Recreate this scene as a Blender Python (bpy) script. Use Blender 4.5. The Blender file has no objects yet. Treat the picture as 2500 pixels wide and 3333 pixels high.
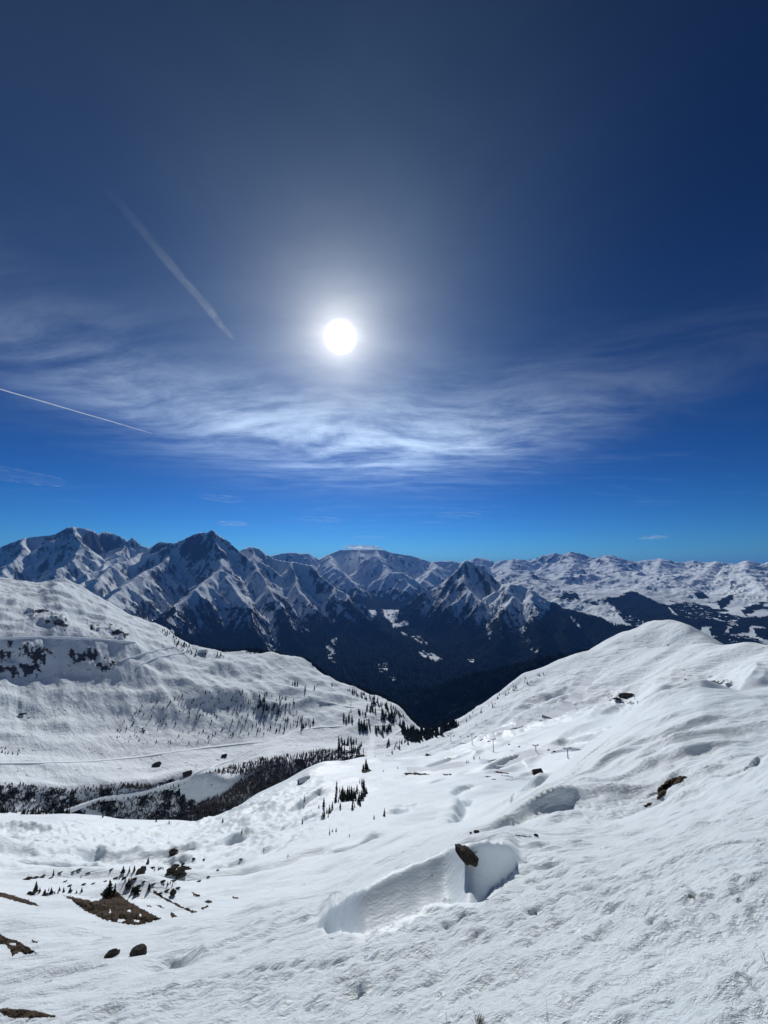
import bpy, math, random
import numpy as np
from mathutils import Vector

random.seed(11)
SC = bpy.context.scene
COL = SC.collection

# ------------------------------------------------------------------ camera, world, sun, exposure
F, CU, CV = 850.0, 829.5, 1106.0            # focal length and centre of a 1659 x 2212 frame
PITCH = math.atan(129.0 / F)                # the wide lens looks up a little
SP, CP = math.sin(PITCH), math.cos(PITCH)
SUN_EL, SUN_AZ = math.radians(32.15), math.radians(-7.2)

def ray(u, v):
    dx, dy = (u - CU) / F, (CV - v) / F
    return dx, CP - dy * SP, SP + dy * CP

def ang(u, v):
    x, y, z = ray(u, v)
    return math.atan2(x, y), z / math.hypot(x, y)

cam_d = bpy.data.cameras.new('camera')
cam_d.sensor_fit = 'HORIZONTAL'
cam_d.sensor_width = 36.0
cam_d.lens = 36.0 * F / 1659.0
cam_d.clip_start = 0.1
cam_d.clip_end = 300000.0
cam = bpy.data.objects.new('camera', cam_d)
cam.location = (0, 0, 0)
cam.rotation_euler = (math.pi / 2 + PITCH, 0, 0)
COL.objects.link(cam)
SC.camera = cam

sx, sy, sz = ray(735, 728)
_n = math.sqrt(sx * sx + sy * sy + sz * sz)
SUN = Vector((sx / _n, sy / _n, sz / _n))
SUN_EL = math.asin(SUN.z)
SUN_AZ = math.atan2(SUN.x, SUN.y)

sun_d = bpy.data.lights.new('sun', 'SUN')
sun_d.energy = 3.55
sun_d.angle = math.radians(0.53)
sun_d.color = (1.0, 0.99, 0.975)
sun = bpy.data.objects.new('sun', sun_d)
sun.rotation_euler = SUN.to_track_quat('Z', 'Y').to_euler()
sun.location = (0, 0, 50)
COL.objects.link(sun)

SC.view_settings.view_transform = 'Standard'
SC.view_settings.look = 'None'
SC.view_settings.gamma = 1.0
SC.view_settings.use_curve_mapping = False
SC.view_settings.exposure = -0.08
SC.cycles.max_bounces = 6
SC.cycles.transparent_max_bounces = 16
SC.cycles.volume_bounces = 0
SC.cycles.use_denoising = True

class NT:
    """small helper for writing node maths"""
    def __init__(self, tree):
        self.t = tree
    def node(self, kind, **kw):
        n = self.t.nodes.new(kind)
        for k, v in kw.items():
            setattr(n, k, v)
        return n
    def put(self, sock, v):
        if isinstance(v, bpy.types.NodeSocket):
            self.t.links.new(v, sock)
        elif v is not None:
            sock.default_value = v
    def m(self, op, a, b=None, c=None, clamp=False):
        n = self.node('ShaderNodeMath', operation=op, use_clamp=clamp)
        self.put(n.inputs[0], a)
        if b is not None: self.put(n.inputs[1], b)
        if c is not None: self.put(n.inputs[2], c)
        return n.outputs[0]
    def vm(self, op, a, b=None, out=0):
        n = self.node('ShaderNodeVectorMath', operation=op)
        self.put(n.inputs[0], a)
        if b is not None: self.put(n.inputs[1], b)
        return n.outputs[out]
    def xyz(self, x, y, z):
        n = self.node('ShaderNodeCombineXYZ')
        self.put(n.inputs[0], x); self.put(n.inputs[1], y); self.put(n.inputs[2], z)
        return n.outputs[0]
    def sep(self, v):
        n = self.node('ShaderNodeSeparateXYZ'); self.put(n.inputs[0], v)
        return n.outputs[0], n.outputs[1], n.outputs[2]
    def noise(self, vec, scale=1.0, detail=4.0, rough=0.5, dist=0.0, lac=2.0, kind='FBM'):
        n = self.node('ShaderNodeTexNoise', noise_type=kind)
        self.put(n.inputs['Vector'], vec)
        n.inputs['Scale'].default_value = scale
        n.inputs['Detail'].default_value = detail
        n.inputs['Roughness'].default_value = rough
        n.inputs['Lacunarity'].default_value = lac
        n.inputs['Distortion'].default_value = dist
        return n.outputs[0]
    def ramp(self, v, lo, hi, a=0.0, b=1.0, smooth=True):
        n = self.node('ShaderNodeMapRange', interpolation_type='SMOOTHSTEP' if smooth else 'LINEAR')
        self.put(n.inputs[0], v)
        n.inputs[1].default_value = lo; n.inputs[2].default_value = hi
        n.inputs[3].default_value = a; n.inputs[4].default_value = b
        return n.outputs[0]
    def mix(self, f, a, b, blend='MIX'):
        n = self.node('ShaderNodeMix', data_type='RGBA', blend_type=blend)
        self.put(n.inputs[0], f)
        self.put(n.inputs[6], a if isinstance(a, bpy.types.NodeSocket) else (*a, 1.0))
        self.put(n.inputs[7], b if isinstance(b, bpy.types.NodeSocket) else (*b, 1.0))
        return n.outputs[2]
    def attr(self, name):
        return self.node('ShaderNodeAttribute', attribute_name=name).outputs['Fac']

# ---- sky: clear high mountain sky, bright ring round the sun, thin cirrus lying on one high level
W = bpy.data.worlds.new('World')
SC.world = W
W.use_nodes = True
wt = W.node_tree
wt.nodes.clear()
k = NT(wt)
sky = k.node('ShaderNodeTexSky', sky_type='NISHITA', sun_disc=False)
sky.sun_elevation = SUN_EL
sky.sun_rotation = SUN_AZ
sky.altitude = 2400.0
sky.air_density = 1.0
sky.dust_density = 0.25
sky.ozone_density = 1.0
D = k.node('ShaderNodeTexCoord').outputs['Generated']
dxs, dys, dzs = k.sep(D)
gam = k.node('ShaderNodeGamma')
k.put(gam.inputs[0], k.vm('MULTIPLY', sky.outputs[0], (0.10, 0.10, 0.10))); gam.inputs[1].default_value = 2.0
gr, gg, gb = k.sep(gam.outputs[0])
base_sky = k.vm('MULTIPLY', k.xyz(k.m('POWER', gr, 1.15), gg, gb), (2.2, 5.0, 7.4))
# angle from the sun
cosang = k.vm('DOT_PRODUCT', D, tuple(SUN), out=1)
ang_s = k.m('ARCCOSINE', k.m('MINIMUM', cosang, 1.0))
# cirrus: a level sheet seen in perspective
zz = k.m('MAXIMUM', k.m('ADD', dzs, 0.02), 0.02)
px, py = k.m('DIVIDE', dxs, zz), k.m('DIVIDE', dys, zz)
P = k.xyz(px, py, 0.0)
warp = k.node('ShaderNodeTexNoise'); k.put(warp.inputs['Vector'], P)
warp.inputs['Scale'].default_value = 0.35; warp.inputs['Detail'].default_value = 3.0
wv = k.vm('MULTIPLY', k.vm('SUBTRACT', warp.outputs['Color'], (0.5, 0.5, 0.5)), (1.6, 1.6, 0.0))
P2 = k.vm('ADD', P, wv)
streak = k.noise(k.vm('MULTIPLY', P2, (0.75, 2.9, 1.0)), 1.0, 10.0, 0.62)
puff = k.noise(k.vm('MULTIPLY', P2, (1.0, 2.0, 1.0)), 2.4, 9.0, 0.68)
broad = k.noise(k.vm('MULTIPLY', P, (0.16, 0.24, 1.0)), 1.0, 3.0, 0.5)
el = k.m('ARCSINE', dzs)
az = k.m('ARCTAN2', dxs, dys)
# the sheet in front of the viewpoint is thickest some way below the sun
elc = k.m('ADD', 0.318, k.m('MULTIPLY', k.m('MULTIPLY', az, az), 0.13))
de = k.m('SUBTRACT', el, elc)
below = k.m('DIVIDE', k.m('MINIMUM', de, 0.0), 0.078)
above = k.m('DIVIDE', k.m('MAXIMUM', de, 0.0), 0.098)
g1 = k.m('EXPONENT', k.m('MULTIPLY', -1.0, k.m('ADD', k.m('ADD', k.m('MULTIPLY', below, below), k.m('POWER', above, 1.5)),
      k.m('POWER', k.m('ABSOLUTE', k.m('DIVIDE', k.m('ADD', az, 0.02), 0.86)), 2.6))))
g1 = k.m('MULTIPLY', g1, k.ramp(az, 0.20, 0.75, 1.0, 0.30))
fibre = k.m('ADD', k.m('MULTIPLY', streak, 0.58), k.m('MULTIPLY', puff, 0.42))
dens = k.m('ADD', k.m('MULTIPLY', k.ramp(fibre, 0.34, 0.69), g1),
           k.m('MULTIPLY', k.m('MULTIPLY', k.ramp(fibre, 0.50, 0.74), k.ramp(broad, 0.42, 0.62)), k.ramp(el, 0.03, 0.14, 0.0, 0.22)))
dens = k.m('ADD', dens, k.m('MULTIPLY', g1, 0.07))
# very thin veil, thinning out to the right
veil = k.m('MULTIPLY', k.m('MULTIPLY', k.ramp(k.noise(P, 0.75, 5.0, 0.6), 0.10, 0.85), k.ramp(el, 0.12, 0.5)), k.ramp(k.m('ADD', px, k.m('MULTIPLY', py, -0.12)), 0.85, -0.15))
sx_ = k.m('DIVIDE', ang_s, 0.60)
near_sun = k.m('EXPONENT', k.m('MULTIPLY', -1.0, k.m('MULTIPLY', sx_, sx_)))
# forward scattering: cirrus is brighter near the sun
cl_b = k.m('ADD', 0.20, k.m('MULTIPLY', near_sun, 0.70))
cloud = k.m('MULTIPLY', dens, cl_b)
veil_l = k.m('MULTIPLY', veil, k.m('ADD', 0.013, k.m('MULTIPLY', near_sun, 0.045)))
# aureole and the dazzling disc
def halo(width, gain, power=1.0):
    a = k.m('POWER', k.m('DIVIDE', ang_s, width), power)
    return k.m('MULTIPLY', k.m('EXPONENT', k.m('MULTIPLY', a, -1.0)), gain)
disc = k.ramp(ang_s, 0.020, 0.040, 4.0, 0.0)
aur = k.m('MULTIPLY', k.m('ADD', k.m('ADD', halo(0.034, 1.15), halo(0.095, 0.74)), 0.0), k.ramp(fibre, 0.2, 0.7, 0.82, 1.15))
BG = 0.10
glow_c = k.vm('MULTIPLY', k.xyz(aur, aur, aur), (1.0, 0.95, 0.87))
wide = halo(0.25, 0.14)
glow_c = k.vm('ADD', glow_c, k.vm('MULTIPLY', k.xyz(wide, wide, wide), (0.46, 0.86, 1.12)))
disc_c = k.vm('MULTIPLY', k.xyz(disc, disc, disc), (1.0, 0.99, 0.94))
cloud_c = k.vm('ADD', k.vm('MULTIPLY', k.xyz(cloud, cloud, cloud), (0.82, 0.97, 1.03)), k.vm('MULTIPLY', k.xyz(veil_l, veil_l, veil_l), (0.62, 0.97, 1.10)))
extra = k.vm('ADD', k.vm('ADD', glow_c, disc_c), cloud_c)
up = k.ramp(dzs, -0.02, 0.0)
extra = k.vm('MULTIPLY', extra, k.xyz(up, up, up))
tot = k.vm('ADD', base_sky, k.vm('DIVIDE', extra, (BG, BG, BG)))
bgn = k.node('ShaderNodeBackground')
k.put(bgn.inputs[0], tot)
bgn.inputs[1].default_value = BG
wo = k.node('ShaderNodeOutputWorld')
wt.links.new(bgn.outputs[0], wo.inputs[0])

# ------------------------------------------------------------------ terrain: one height field, fine near the viewpoint and coarser far away
NC = 860
S_AX = np.linspace(-1.30, 1.30, NC)
TH_MAIN = np.arctan(S_AX)
NB = 70
TH_BACK = np.linspace(TH_MAIN[-1], TH_MAIN[0] + 2 * np.pi, NB + 2)[1:-1]
TH = np.concatenate([TH_MAIN, TH_BACK])
R_NEAR = np.concatenate([np.geomspace(0.8, 7.0, 165)[:-1], np.geomspace(7.0, 24.0, 215)[:-1], np.geomspace(24.0, 60.0, 80)])
R_MID = np.geomspace(60.0, 2600.0, 490)[1:]
R_MTN = np.geomspace(2600.0, 14500.0, 340)[1:]
R_FAR = np.concatenate([np.geomspace(14500.0, 26000.0, 160)[1:], np.geomspace(26000.0, 60000.0, 40)[1:]])
R_NM = np.concatenate([R_NEAR, R_MID])
R_ALL = np.concatenate([R_NM, R_MTN, R_FAR])
NM, NA = len(R_NM), len(R_ALL)
GX, GY, EYE = 0.215, -0.607, 1.65

_rs = np.random.RandomState(5)
_PERM = _rs.permutation(512).astype(np.int32)
_ga = _rs.rand(512) * 2 * np.pi
_GRX, _GRY = np.cos(_ga).astype(np.float32), np.sin(_ga).astype(np.float32)

def gnoise(x, y, seed=0):
    """gradient noise, about -0.7 .. 0.7"""
    xi, yi = np.floor(x), np.floor(y)
    fx, fy = (x - xi).astype(np.float32), (y - yi).astype(np.float32)
    xi, yi = xi.astype(np.int64), yi.astype(np.int64)
    ux = fx * fx * fx * (fx * (fx * 6 - 15) + 10)
    uy = fy * fy * fy * (fy * (fy * 6 - 15) + 10)
    def g(ix, iy, dx, dy):
        h = _PERM[(_PERM[(ix + seed * 37) & 511] + iy) & 511]
        return _GRX[h] * dx + _GRY[h] * dy
    a, b = g(xi, yi, fx, fy), g(xi + 1, yi, fx - 1, fy)
    c, d = g(xi, yi + 1, fx, fy - 1), g(xi + 1, yi + 1, fx - 1, fy - 1)
    return (a + (b - a) * ux) + ((c + (d - c) * ux) - (a + (b - a) * ux)) * uy

def sstep(a, b, x):
    t = np.clip((x - a) / (b - a), 0, 1)
    return t * t * (3 - 2 * t)

def gsmooth(a, sig):
    n = int(3 * sig) + 1
    w = np.exp(-0.5 * (np.arange(-n, n + 1) / sig) ** 2); w /= w.sum()
    return np.convolve(np.pad(a, n, mode='edge'), w, mode='valid')

# lines followed across the view, each node (column, row, distance in metres); hidden ones lie behind a crest
CURVES = [
 # crest of the slope one stands on
 [(-400,1935,50),(0,1958,52),(150,1955,52),(240,1975,48),(340,1990,42),(520,1975,38),(700,1938,32),(830,1889,25),(920,1861,22),(1000,1824,21),(1060,1812,22),(1110,1806,24),(1160,1806,25),(1300,1778,32),(1390,1740,42),(1480,1682,50),(1560,1655,52),(1659,1636,54),(2050,1570,56)],
 # dip behind it
 [(-400,1915,75),(0,1935,78),(240,1950,75),(340,1962,66),(520,1950,58),(700,1915,50),(830,1868,42),(920,1838,36),(1000,1824,33),(1060,1820,32),(1110,1808,30),(1160,1798,33),(1300,1756,42),(1390,1718,50),(1480,1670,57),(1560,1640,64),(1659,1620,70),(2050,1560,80)],
 # second crest, rough old snow
 [(-400,1880,115),(0,1908,130),(240,1918,120),(340,1925,112),(520,1905,105),(700,1865,95),(830,1828,88),(920,1812,75),(1000,1808,62),(1040,1800,62),(1100,1763,66),(1200,1690,73),(1270,1642,74),(1350,1598,77),(1430,1561,82),(1520,1536,90),(1659,1529,108),(2050,1500,140)],
 # behind the second crest
 [(-400,1840,200),(0,1862,205),(240,1868,200),(340,1868,190),(520,1845,180),(700,1800,170),(830,1775,160),(920,1768,150),(1000,1770,145),(1040,1765,145),(1100,1745,150),(1200,1706,160),(1270,1662,165),(1350,1618,175),(1430,1580,190),(1520,1553,205),(1659,1545,220),(2050,1510,230)],
 # bowl
 [(-400,1800,330),(0,1818,340),(240,1825,330),(400,1828,310),(560,1790,310),(700,1742,330),(830,1715,330),(920,1705,340),(1050,1688,370),(1160,1672,400),(1270,1622,430),(1350,1588,430),(1430,1558,430),(1520,1540,420),(1659,1532,420),(2050,1480,420)],
 # edge of our own side above the stream
 [(-400,1745,600),(0,1762,600),(100,1768,600),(200,1772,610),(340,1785,600),(430,1793,580),(480,1778,560),(560,1725,545),(640,1690,545),(700,1662,560),(780,1648,600),(830,1650,600),(900,1655,560),(1000,1640,555),(1100,1610,555),(1230,1583,560),(1350,1556,570),(1450,1530,560),(1659,1495,540),(2050,1440,540)],
 # stream bed
 [(-400,1770,760),(0,1786,760),(200,1796,760),(340,1808,750),(430,1814,735),(480,1800,720),(560,1748,700),(640,1712,700),(700,1685,710),(780,1666,740),(830,1652,720),(900,1642,690),(1000,1614,680),(1100,1580,680),(1230,1545,690),(1350,1520,700),(1450,1496,690),(1659,1462,650),(2050,1410,650)],
 # foot of the far bank
 [(-400,1762,826),(0,1776,826),(200,1786,826),(340,1798,816),(430,1804,806),(480,1790,792),(560,1738,790),(640,1702,796),(700,1676,800),(780,1658,785),(830,1640,775),(880,1632,770),(940,1622,760),(1000,1602,740),(1100,1560,760),(1230,1525,780),(1350,1500,780),(1450,1480,770),(1659,1452,690),(2050,1400,690)],
 # top of the far bank
 [(-400,1680,880),(0,1688,880),(150,1700,880),(260,1702,880),(330,1700,870),(400,1682,870),(450,1676,860),(500,1690,840),(540,1672,840),(580,1640,860),(640,1630,870),(700,1618,890),(760,1615,900),(800,1628,860),(830,1630,840),(880,1620,830),(940,1606,820),(1000,1588,820),(1100,1540,850),(1230,1502,880),(1350,1478,880),(1450,1460,850),(1659,1440,740),(2050,1395,740)],
 # back of the plateau, foot of the hillside
 [(-400,1615,1050),(0,1620,1060),(300,1614,1070),(500,1598,1060),(620,1582,1070),(700,1585,1040),(760,1590,1010),(830,1606,940),(880,1606,900),(940,1593,890),(1000,1575,890),(1100,1518,930),(1230,1475,980),(1350,1452,980),(1450,1438,930),(1659,1425,800),(2050,1385,800)],
 # hillside, lower right skyline
 [(-400,1480,1310),(0,1472,1310),(120,1474,1310),(250,1470,1310),(400,1470,1310),(550,1482,1290),(650,1495,1310),(750,1530,1200),(830,1566,1080),(880,1592,980),(940,1578,980),(1000,1556,1000),(1060,1511,1060),(1130,1461,1120),(1200,1431,1170),(1250,1415,1180),(1330,1405,1150),(1450,1402,1050),(1560,1403,960),(1659,1405,880),(2050,1372,880)],
 # ledge above the crags on the far hill; dip behind the right skyline
 [(-400,1370,1430),(0,1378,1430),(150,1374,1435),(240,1388,1440),(320,1408,1450),(400,1428,1470),(550,1438,1500),(650,1452,1480),(750,1502,1330),(830,1540,1190),(880,1577,1080),(940,1586,1080),(1000,1568,1120),(1060,1528,1200),(1130,1478,1280),(1200,1447,1310),(1250,1430,1310),(1330,1402,1280),(1450,1408,1220),(1560,1422,1120),(1659,1428,1010),(2050,1400,1010)],
 # skyline of the far hill; round dome on the right
 [(-400,1240,2250),(0,1251,2200),(50,1255,2190),(95,1262,2180),(125,1253,2170),(150,1262,2150),(190,1285,2090),(240,1310,2020),(300,1340,1930),(340,1355,1870),(380,1376,1820),(420,1400,1760),(460,1411,1720),(500,1416,1690),(560,1416,1650),(600,1418,1640),(640,1426,1620),(680,1448,1580),(720,1475,1520),(780,1497,1430),(830,1517,1330),(870,1546,1230),(885,1570,1180),(940,1600,1200),(1000,1590,1300),(1060,1550,1400),(1130,1500,1480),(1200,1450,1500),(1260,1413,1500),(1310,1385,1500),(1350,1368,1510),(1390,1353,1520),(1420,1346,1420),(1450,1344,1360),(1480,1350,1325),(1520,1372,1290),(1560,1397,1235),(1600,1425,1250),(1659,1450,1300),(2050,1440,1250)],
 # behind the skylines, dropping into the deep valley
 [(-400,1330,2500),(0,1330,2480),(125,1330,2470),(240,1390,2350),(340,1430,2200),(460,1480,2050),(600,1490,1960),(720,1530,1850),(780,1548,1800),(870,1580,1650),(940,1640,1700),(1000,1640,1800),(1130,1560,1950),(1260,1480,1950),(1350,1440,1920),(1450,1420,1920),(1560,1460,1880),(1659,1500,1800),(2050,1500,1700)],
]

def build_curves():
    rk, zk = [], []
    m = len(TH_MAIN)
    for cv in CURVES:
        a = np.array([(*ang(u, v), r) for u, v, r in cv])
        o = np.argsort(a[:, 0]); a = a[o]
        t = gsmooth(np.interp(TH_MAIN, a[:, 0], a[:, 1]), 3.0)
        lr = gsmooth(np.interp(TH_MAIN, a[:, 0], np.log(a[:, 2])), 10.0)
        r = np.exp(lr)
        rk.append(r); zk.append(r * t)
    # the plane under the feet, blended into the first lines
    pl = lambda r: -EYE + r * (GX * np.sin(TH_MAIN) + GY * np.cos(TH_MAIN))
    pre_r, pre_z = [], []
    sl0 = zk[0] / rk[0]
    for f in (0.0, 0.12, 0.35, 0.7):
        r = 0.5 * (1 - f) + rk[0] * f
        w = f ** 1.3
        chord = -EYE + (zk[0] + EYE) * (r / rk[0])
        pre_r.append(r); pre_z.append(pl(r) * (1 - w) + chord * w)
    end_r = [np.full(m, 3300.0), np.full(m, 4200.0)]
    end_z = [np.full(m, -960.0), np.full(m, -1050.0)]
    return np.array(pre_r + rk + end_r), np.array(pre_z + zk + end_z)

RK, ZK = build_curves()

def pchip_columns(rq):
    """height at radii rq for every main column, monotone cubic between the lines"""
    K, C = RK.shape
    h = np.diff(RK, axis=0); d = np.diff(ZK, axis=0) / h
    m = np.zeros_like(ZK)
    for i in range(1, K - 1):
        same = d[i - 1] * d[i] > 0
        w1, w2 = 2 * h[i] + h[i - 1], h[i] + 2 * h[i - 1]
        with np.errstate(divide='ignore', invalid='ignore'):
            hm = (w1 + w2) / (w1 / d[i - 1] + w2 / d[i])
        m[i] = np.where(same, hm, 0.0)
    m[0], m[-1] = d[0], d[-1]
    out = np.zeros((len(rq), C))
    idx = np.zeros((len(rq), C), dtype=np.int64)
    for i in range(K - 1):
        idx += (rq[:, None] >= RK[i + 1][None, :])
    idx = np.clip(idx, 0, K - 2)
    cc = np.arange(C)[None, :]
    r0, r1 = RK[idx, cc], RK[idx + 1, cc]
    z0, z1, m0, m1 = ZK[idx, cc], ZK[idx + 1, cc], m[idx, cc], m[idx + 1, cc]
    hh = r1 - r0
    t = np.clip((rq[:, None] - r0) / hh, -1.0, 1.0)
    t2, t3 = t * t, t * t * t
    out = (2*t3-3*t2+1)*z0 + (t3-2*t2+t)*hh*m0 + (-2*t3+3*t2)*z1 + (t3-t2)*hh*m1
    return out

R2 = R_ALL[:, None]
XM, YM = R2 * np.sin(TH_MAIN)[None, :], R2 * np.cos(TH_MAIN)[None, :]

# ---- far mountains: crests with ribs running off them
def rp(u, v, r):
    th, t = ang(u, v)
    return (r * math.sin(th), r * math.cos(th), r * t)

# (massif, steepness, [(column, row, distance)...])
RIDGES = [
 ('west', 1.28, [(-420,1215,12500),(-250,1200,12000),(-80,1190,11600),(0,1183,11500),(22,1172,11500),(54,1162,11500),(90,1158,11500),(119,1154,11500),(145,1141,11500),(158,1138,11500),(180,1142,11500),(198,1144,11500),(212,1154,11600),(230,1148,11800),(252,1154,11800),(277,1169,11600),(281,1169,11500),(286,1162,11500),(292,1170,11500),(300,1178,11400),(324,1184,11000)]),
 ('west', 0.98, [(158,1138,11500),(175,1170,10600),(165,1200,10000),(120,1235,9300)]),
 ('west', 0.98, [(54,1162,11500),(40,1200,10500),(10,1240,9600),(-60,1280,8800)]),
 ('west', 1.04, [(277,1169,11600),(250,1195,10600),(225,1222,9600),(190,1250,8800),(150,1285,8000)]),
 ('peak', 1.16, [(324,1183,10400),(346,1171,10200),(367,1172,10000),(382,1177,9800),(400,1163,9600),(420,1154,9500),(432,1149,9500),(445,1150,9500),(457,1144,9500),(466,1152,9500),(475,1162,9500),(488,1173,9500),(500,1183,9500),(518,1190,9500),(530,1184,9500),(540,1181,9500),(558,1184,9500),(566,1190,9500),(576,1198,9500),(592,1207,9400)]),
 ('peak', 0.98, [(457,1144,9500),(470,1180,9000),(480,1207,8600),(474,1231,8000)]),
 ('peak', 0.95, [(474,1231,8000),(440,1258,7300),(405,1290,6700),(375,1318,6200),(350,1350,5500)]),
 ('peak', 0.95, [(474,1231,8000),(500,1262,7400),(522,1296,6900),(545,1345,6100),(570,1400,5300),(590,1450,4600)]),
 ('peak', 0.92, [(382,1177,9800),(362,1205,9000),(330,1228,8300),(300,1245,7800),(260,1275,7100),(225,1310,6400)]),
 ('peak', 0.92, [(324,1184,11000),(290,1205,9900),(240,1224,9000),(205,1268,8000)]),
 ('peak', 0.98, [(540,1181,9500),(545,1215,8700),(570,1250,8000),(590,1290,7200),(612,1330,6500),(640,1385,5600)]),
 ('peak', 1.04, [(592,1207,9400),(628,1214,9200),(650,1217,9100),(671,1221,9000),(686,1239,8700),(722,1268,8200),(747,1283,7900),(761,1313,7300),(790,1333,6900),(819,1359,6400),(848,1376,6100),(877,1401,5700),(909,1430,5300),(945,1458,4900),(975,1480,4600)]),
 ('peak', 1.04, [(628,1214,9200),(640,1255,8400),(662,1292,7700),(690,1340,6800),(715,1392,5900),(735,1440,5100)]),
 ('peak', 1.10, [(722,1268,8200),(735,1325,7200),(765,1375,6300),(800,1430,5300)]),
 ('glacier', 0.77, [(560,1208,16500),(585,1201,16500),(600,1198,16500),(621,1194,16500),(645,1195,16500),(664,1196,16500),(675,1203,16500),(689,1209,16500),(711,1198,16500),(736,1188,16500),(754,1188,16500),(780,1186,16500),(812,1187,16500),(830,1189,16500),(855,1196,16500),(877,1199,16500),(902,1205,16500),(931,1214,16500),(977,1212,16500),(995,1218,16500),(1040,1220,16500)]),
 ('glacier', 0.83, [(711,1198,16500),(722,1222,14200),(745,1240,13200),(770,1272,12200),(790,1300,11200)]),
 ('glacier', 0.83, [(812,1187,16500),(818,1215,14500),(838,1235,13400),(870,1237,12900),(885,1265,12200),(872,1300,11300)]),
 ('glacier', 0.77, [(931,1214,16500),(930,1232,14600),(915,1250,13600),(900,1272,12600)]),
 ('tooth', 1.52, [(857,1322,8700),(870,1311,8600),(888,1298,8500),(913,1279,8400),(941,1270,8400),(967,1250,8400),(988,1228,8400),(1000,1213,8400),(1006,1210,8400),(1012,1211,8400),(1024,1217,8400),(1040,1226,8400),(1055,1236,8400),(1070,1250,8300),(1085,1263,8100),(1105,1262,7400)]),
 ('tooth', 1.16, [(1006,1210,8400),(1000,1245,7900),(1012,1275,7400),(1040,1300,6900)]),
 ('tooth', 1.04, [(941,1270,8400),(955,1300,7600),(985,1345,6700),(1010,1400,5800),(1020,1450,4900)]),
 ('tooth', 1.16, [(1030,1300,7300),(1060,1282,7300),(1085,1268,7350),(1105,1261,7400),(1125,1265,7400),(1140,1272,7400),(1152,1278,7400),(1181,1298,7300),(1213,1318,7100),(1242,1321,6900),(1285,1334,6600),(1314,1343,6400),(1368,1358,6000),(1390,1362,5800),(1430,1385,5400),(1470,1420,4900)]),
 ('tooth', 0.98, [(1105,1261,7400),(1100,1300,6700),(1085,1345,6000),(1075,1390,5300),(1080,1440,4500)]),
 ('tooth', 0.98, [(1140,1272,7400),(1150,1310,6600),(1165,1350,5900),(1170,1400,5100)]),
 ('tooth', 0.92, [(1213,1318,7100),(1225,1350,6300),(1235,1395,5400)]),
 ('tooth', 0.55, [(700,1480,4300),(800,1500,3700),(880,1500,3400),(1000,1478,3100),(1100,1440,2900),(1280,1400,2750),(1500,1420,2700)]),
 # ranges behind the resort
 ('range', 0.60, [(1006,1216,21000),(1030,1204,21000),(1049,1208,21000),(1071,1217,21000),(1082,1212,20500),(1109,1208,20500),(1127,1209,20500),(1139,1217,21000),(1174,1199,21000),(1195,1195,21000),(1215,1197,21000),(1235,1193,21000),(1256,1198,21000),(1285,1210,20500),(1300,1205,19500),(1310,1200,19500),(1321,1201,19500),(1335,1209,19500),(1361,1211,21000),(1380,1214,21000),(1397,1210,21000),(1429,1208,21000),(1454,1214,21000),(1475,1216,21000),(1497,1212,21000),(1523,1218,21000),(1548,1215,17000),(1566,1222,17000),(1590,1222,16500),(1602,1216,16000),(1616,1212,16000),(1638,1221,16000),(1659,1217,16000),(1720,1213,16000),(1850,1222,16000),(2050,1210,16000)]),
 ('range', 0.55, [(1310,1200,19500),(1330,1232,16000),(1350,1250,14200)]),
 ('range', 0.55, [(1109,1208,20500),(1100,1230,16500),(1120,1245,14000)]),
 ('range', 0.55, [(1235,1193,21000),(1240,1220,17500),(1220,1240,15000),(1190,1262,12500)]),
 ('range', 0.50, [(1548,1215,17000),(1520,1240,14500),(1490,1262,12500),(1440,1285,10800)]),
 ('range', 0.50, [(1616,1212,16000),(1610,1240,13500),(1640,1262,11500),(1659,1290,10000)]),
 ('range', 0.50, [(1429,1208,21000),(1420,1235,17000),(1400,1252,14500)]),
 ('range', 0.45, [(1105,1240,12500),(1160,1255,11800),(1185,1283,10500),(1210,1290,9800),(1245,1290,9600),(1275,1300,9400),(1310,1320,8600)]),
 ('horizon', 0.5, [(1560,1216,42000),(1577,1212,42000),(1600,1217,42000),(1616,1208,42000),(1638,1218,42000),(1659,1213,42000),(1750,1206,42000),(1900,1214,42000)]),
 ('horizon', 0.5, [(-500,1216,42000),(-200,1210,42000),(0,1222,42000),(500,1221,42000),(1000,1222,42000)]),
]
MASSIFS = ['west', 'peak', 'glacier', 'tooth', 'range', 'horizon']

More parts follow.
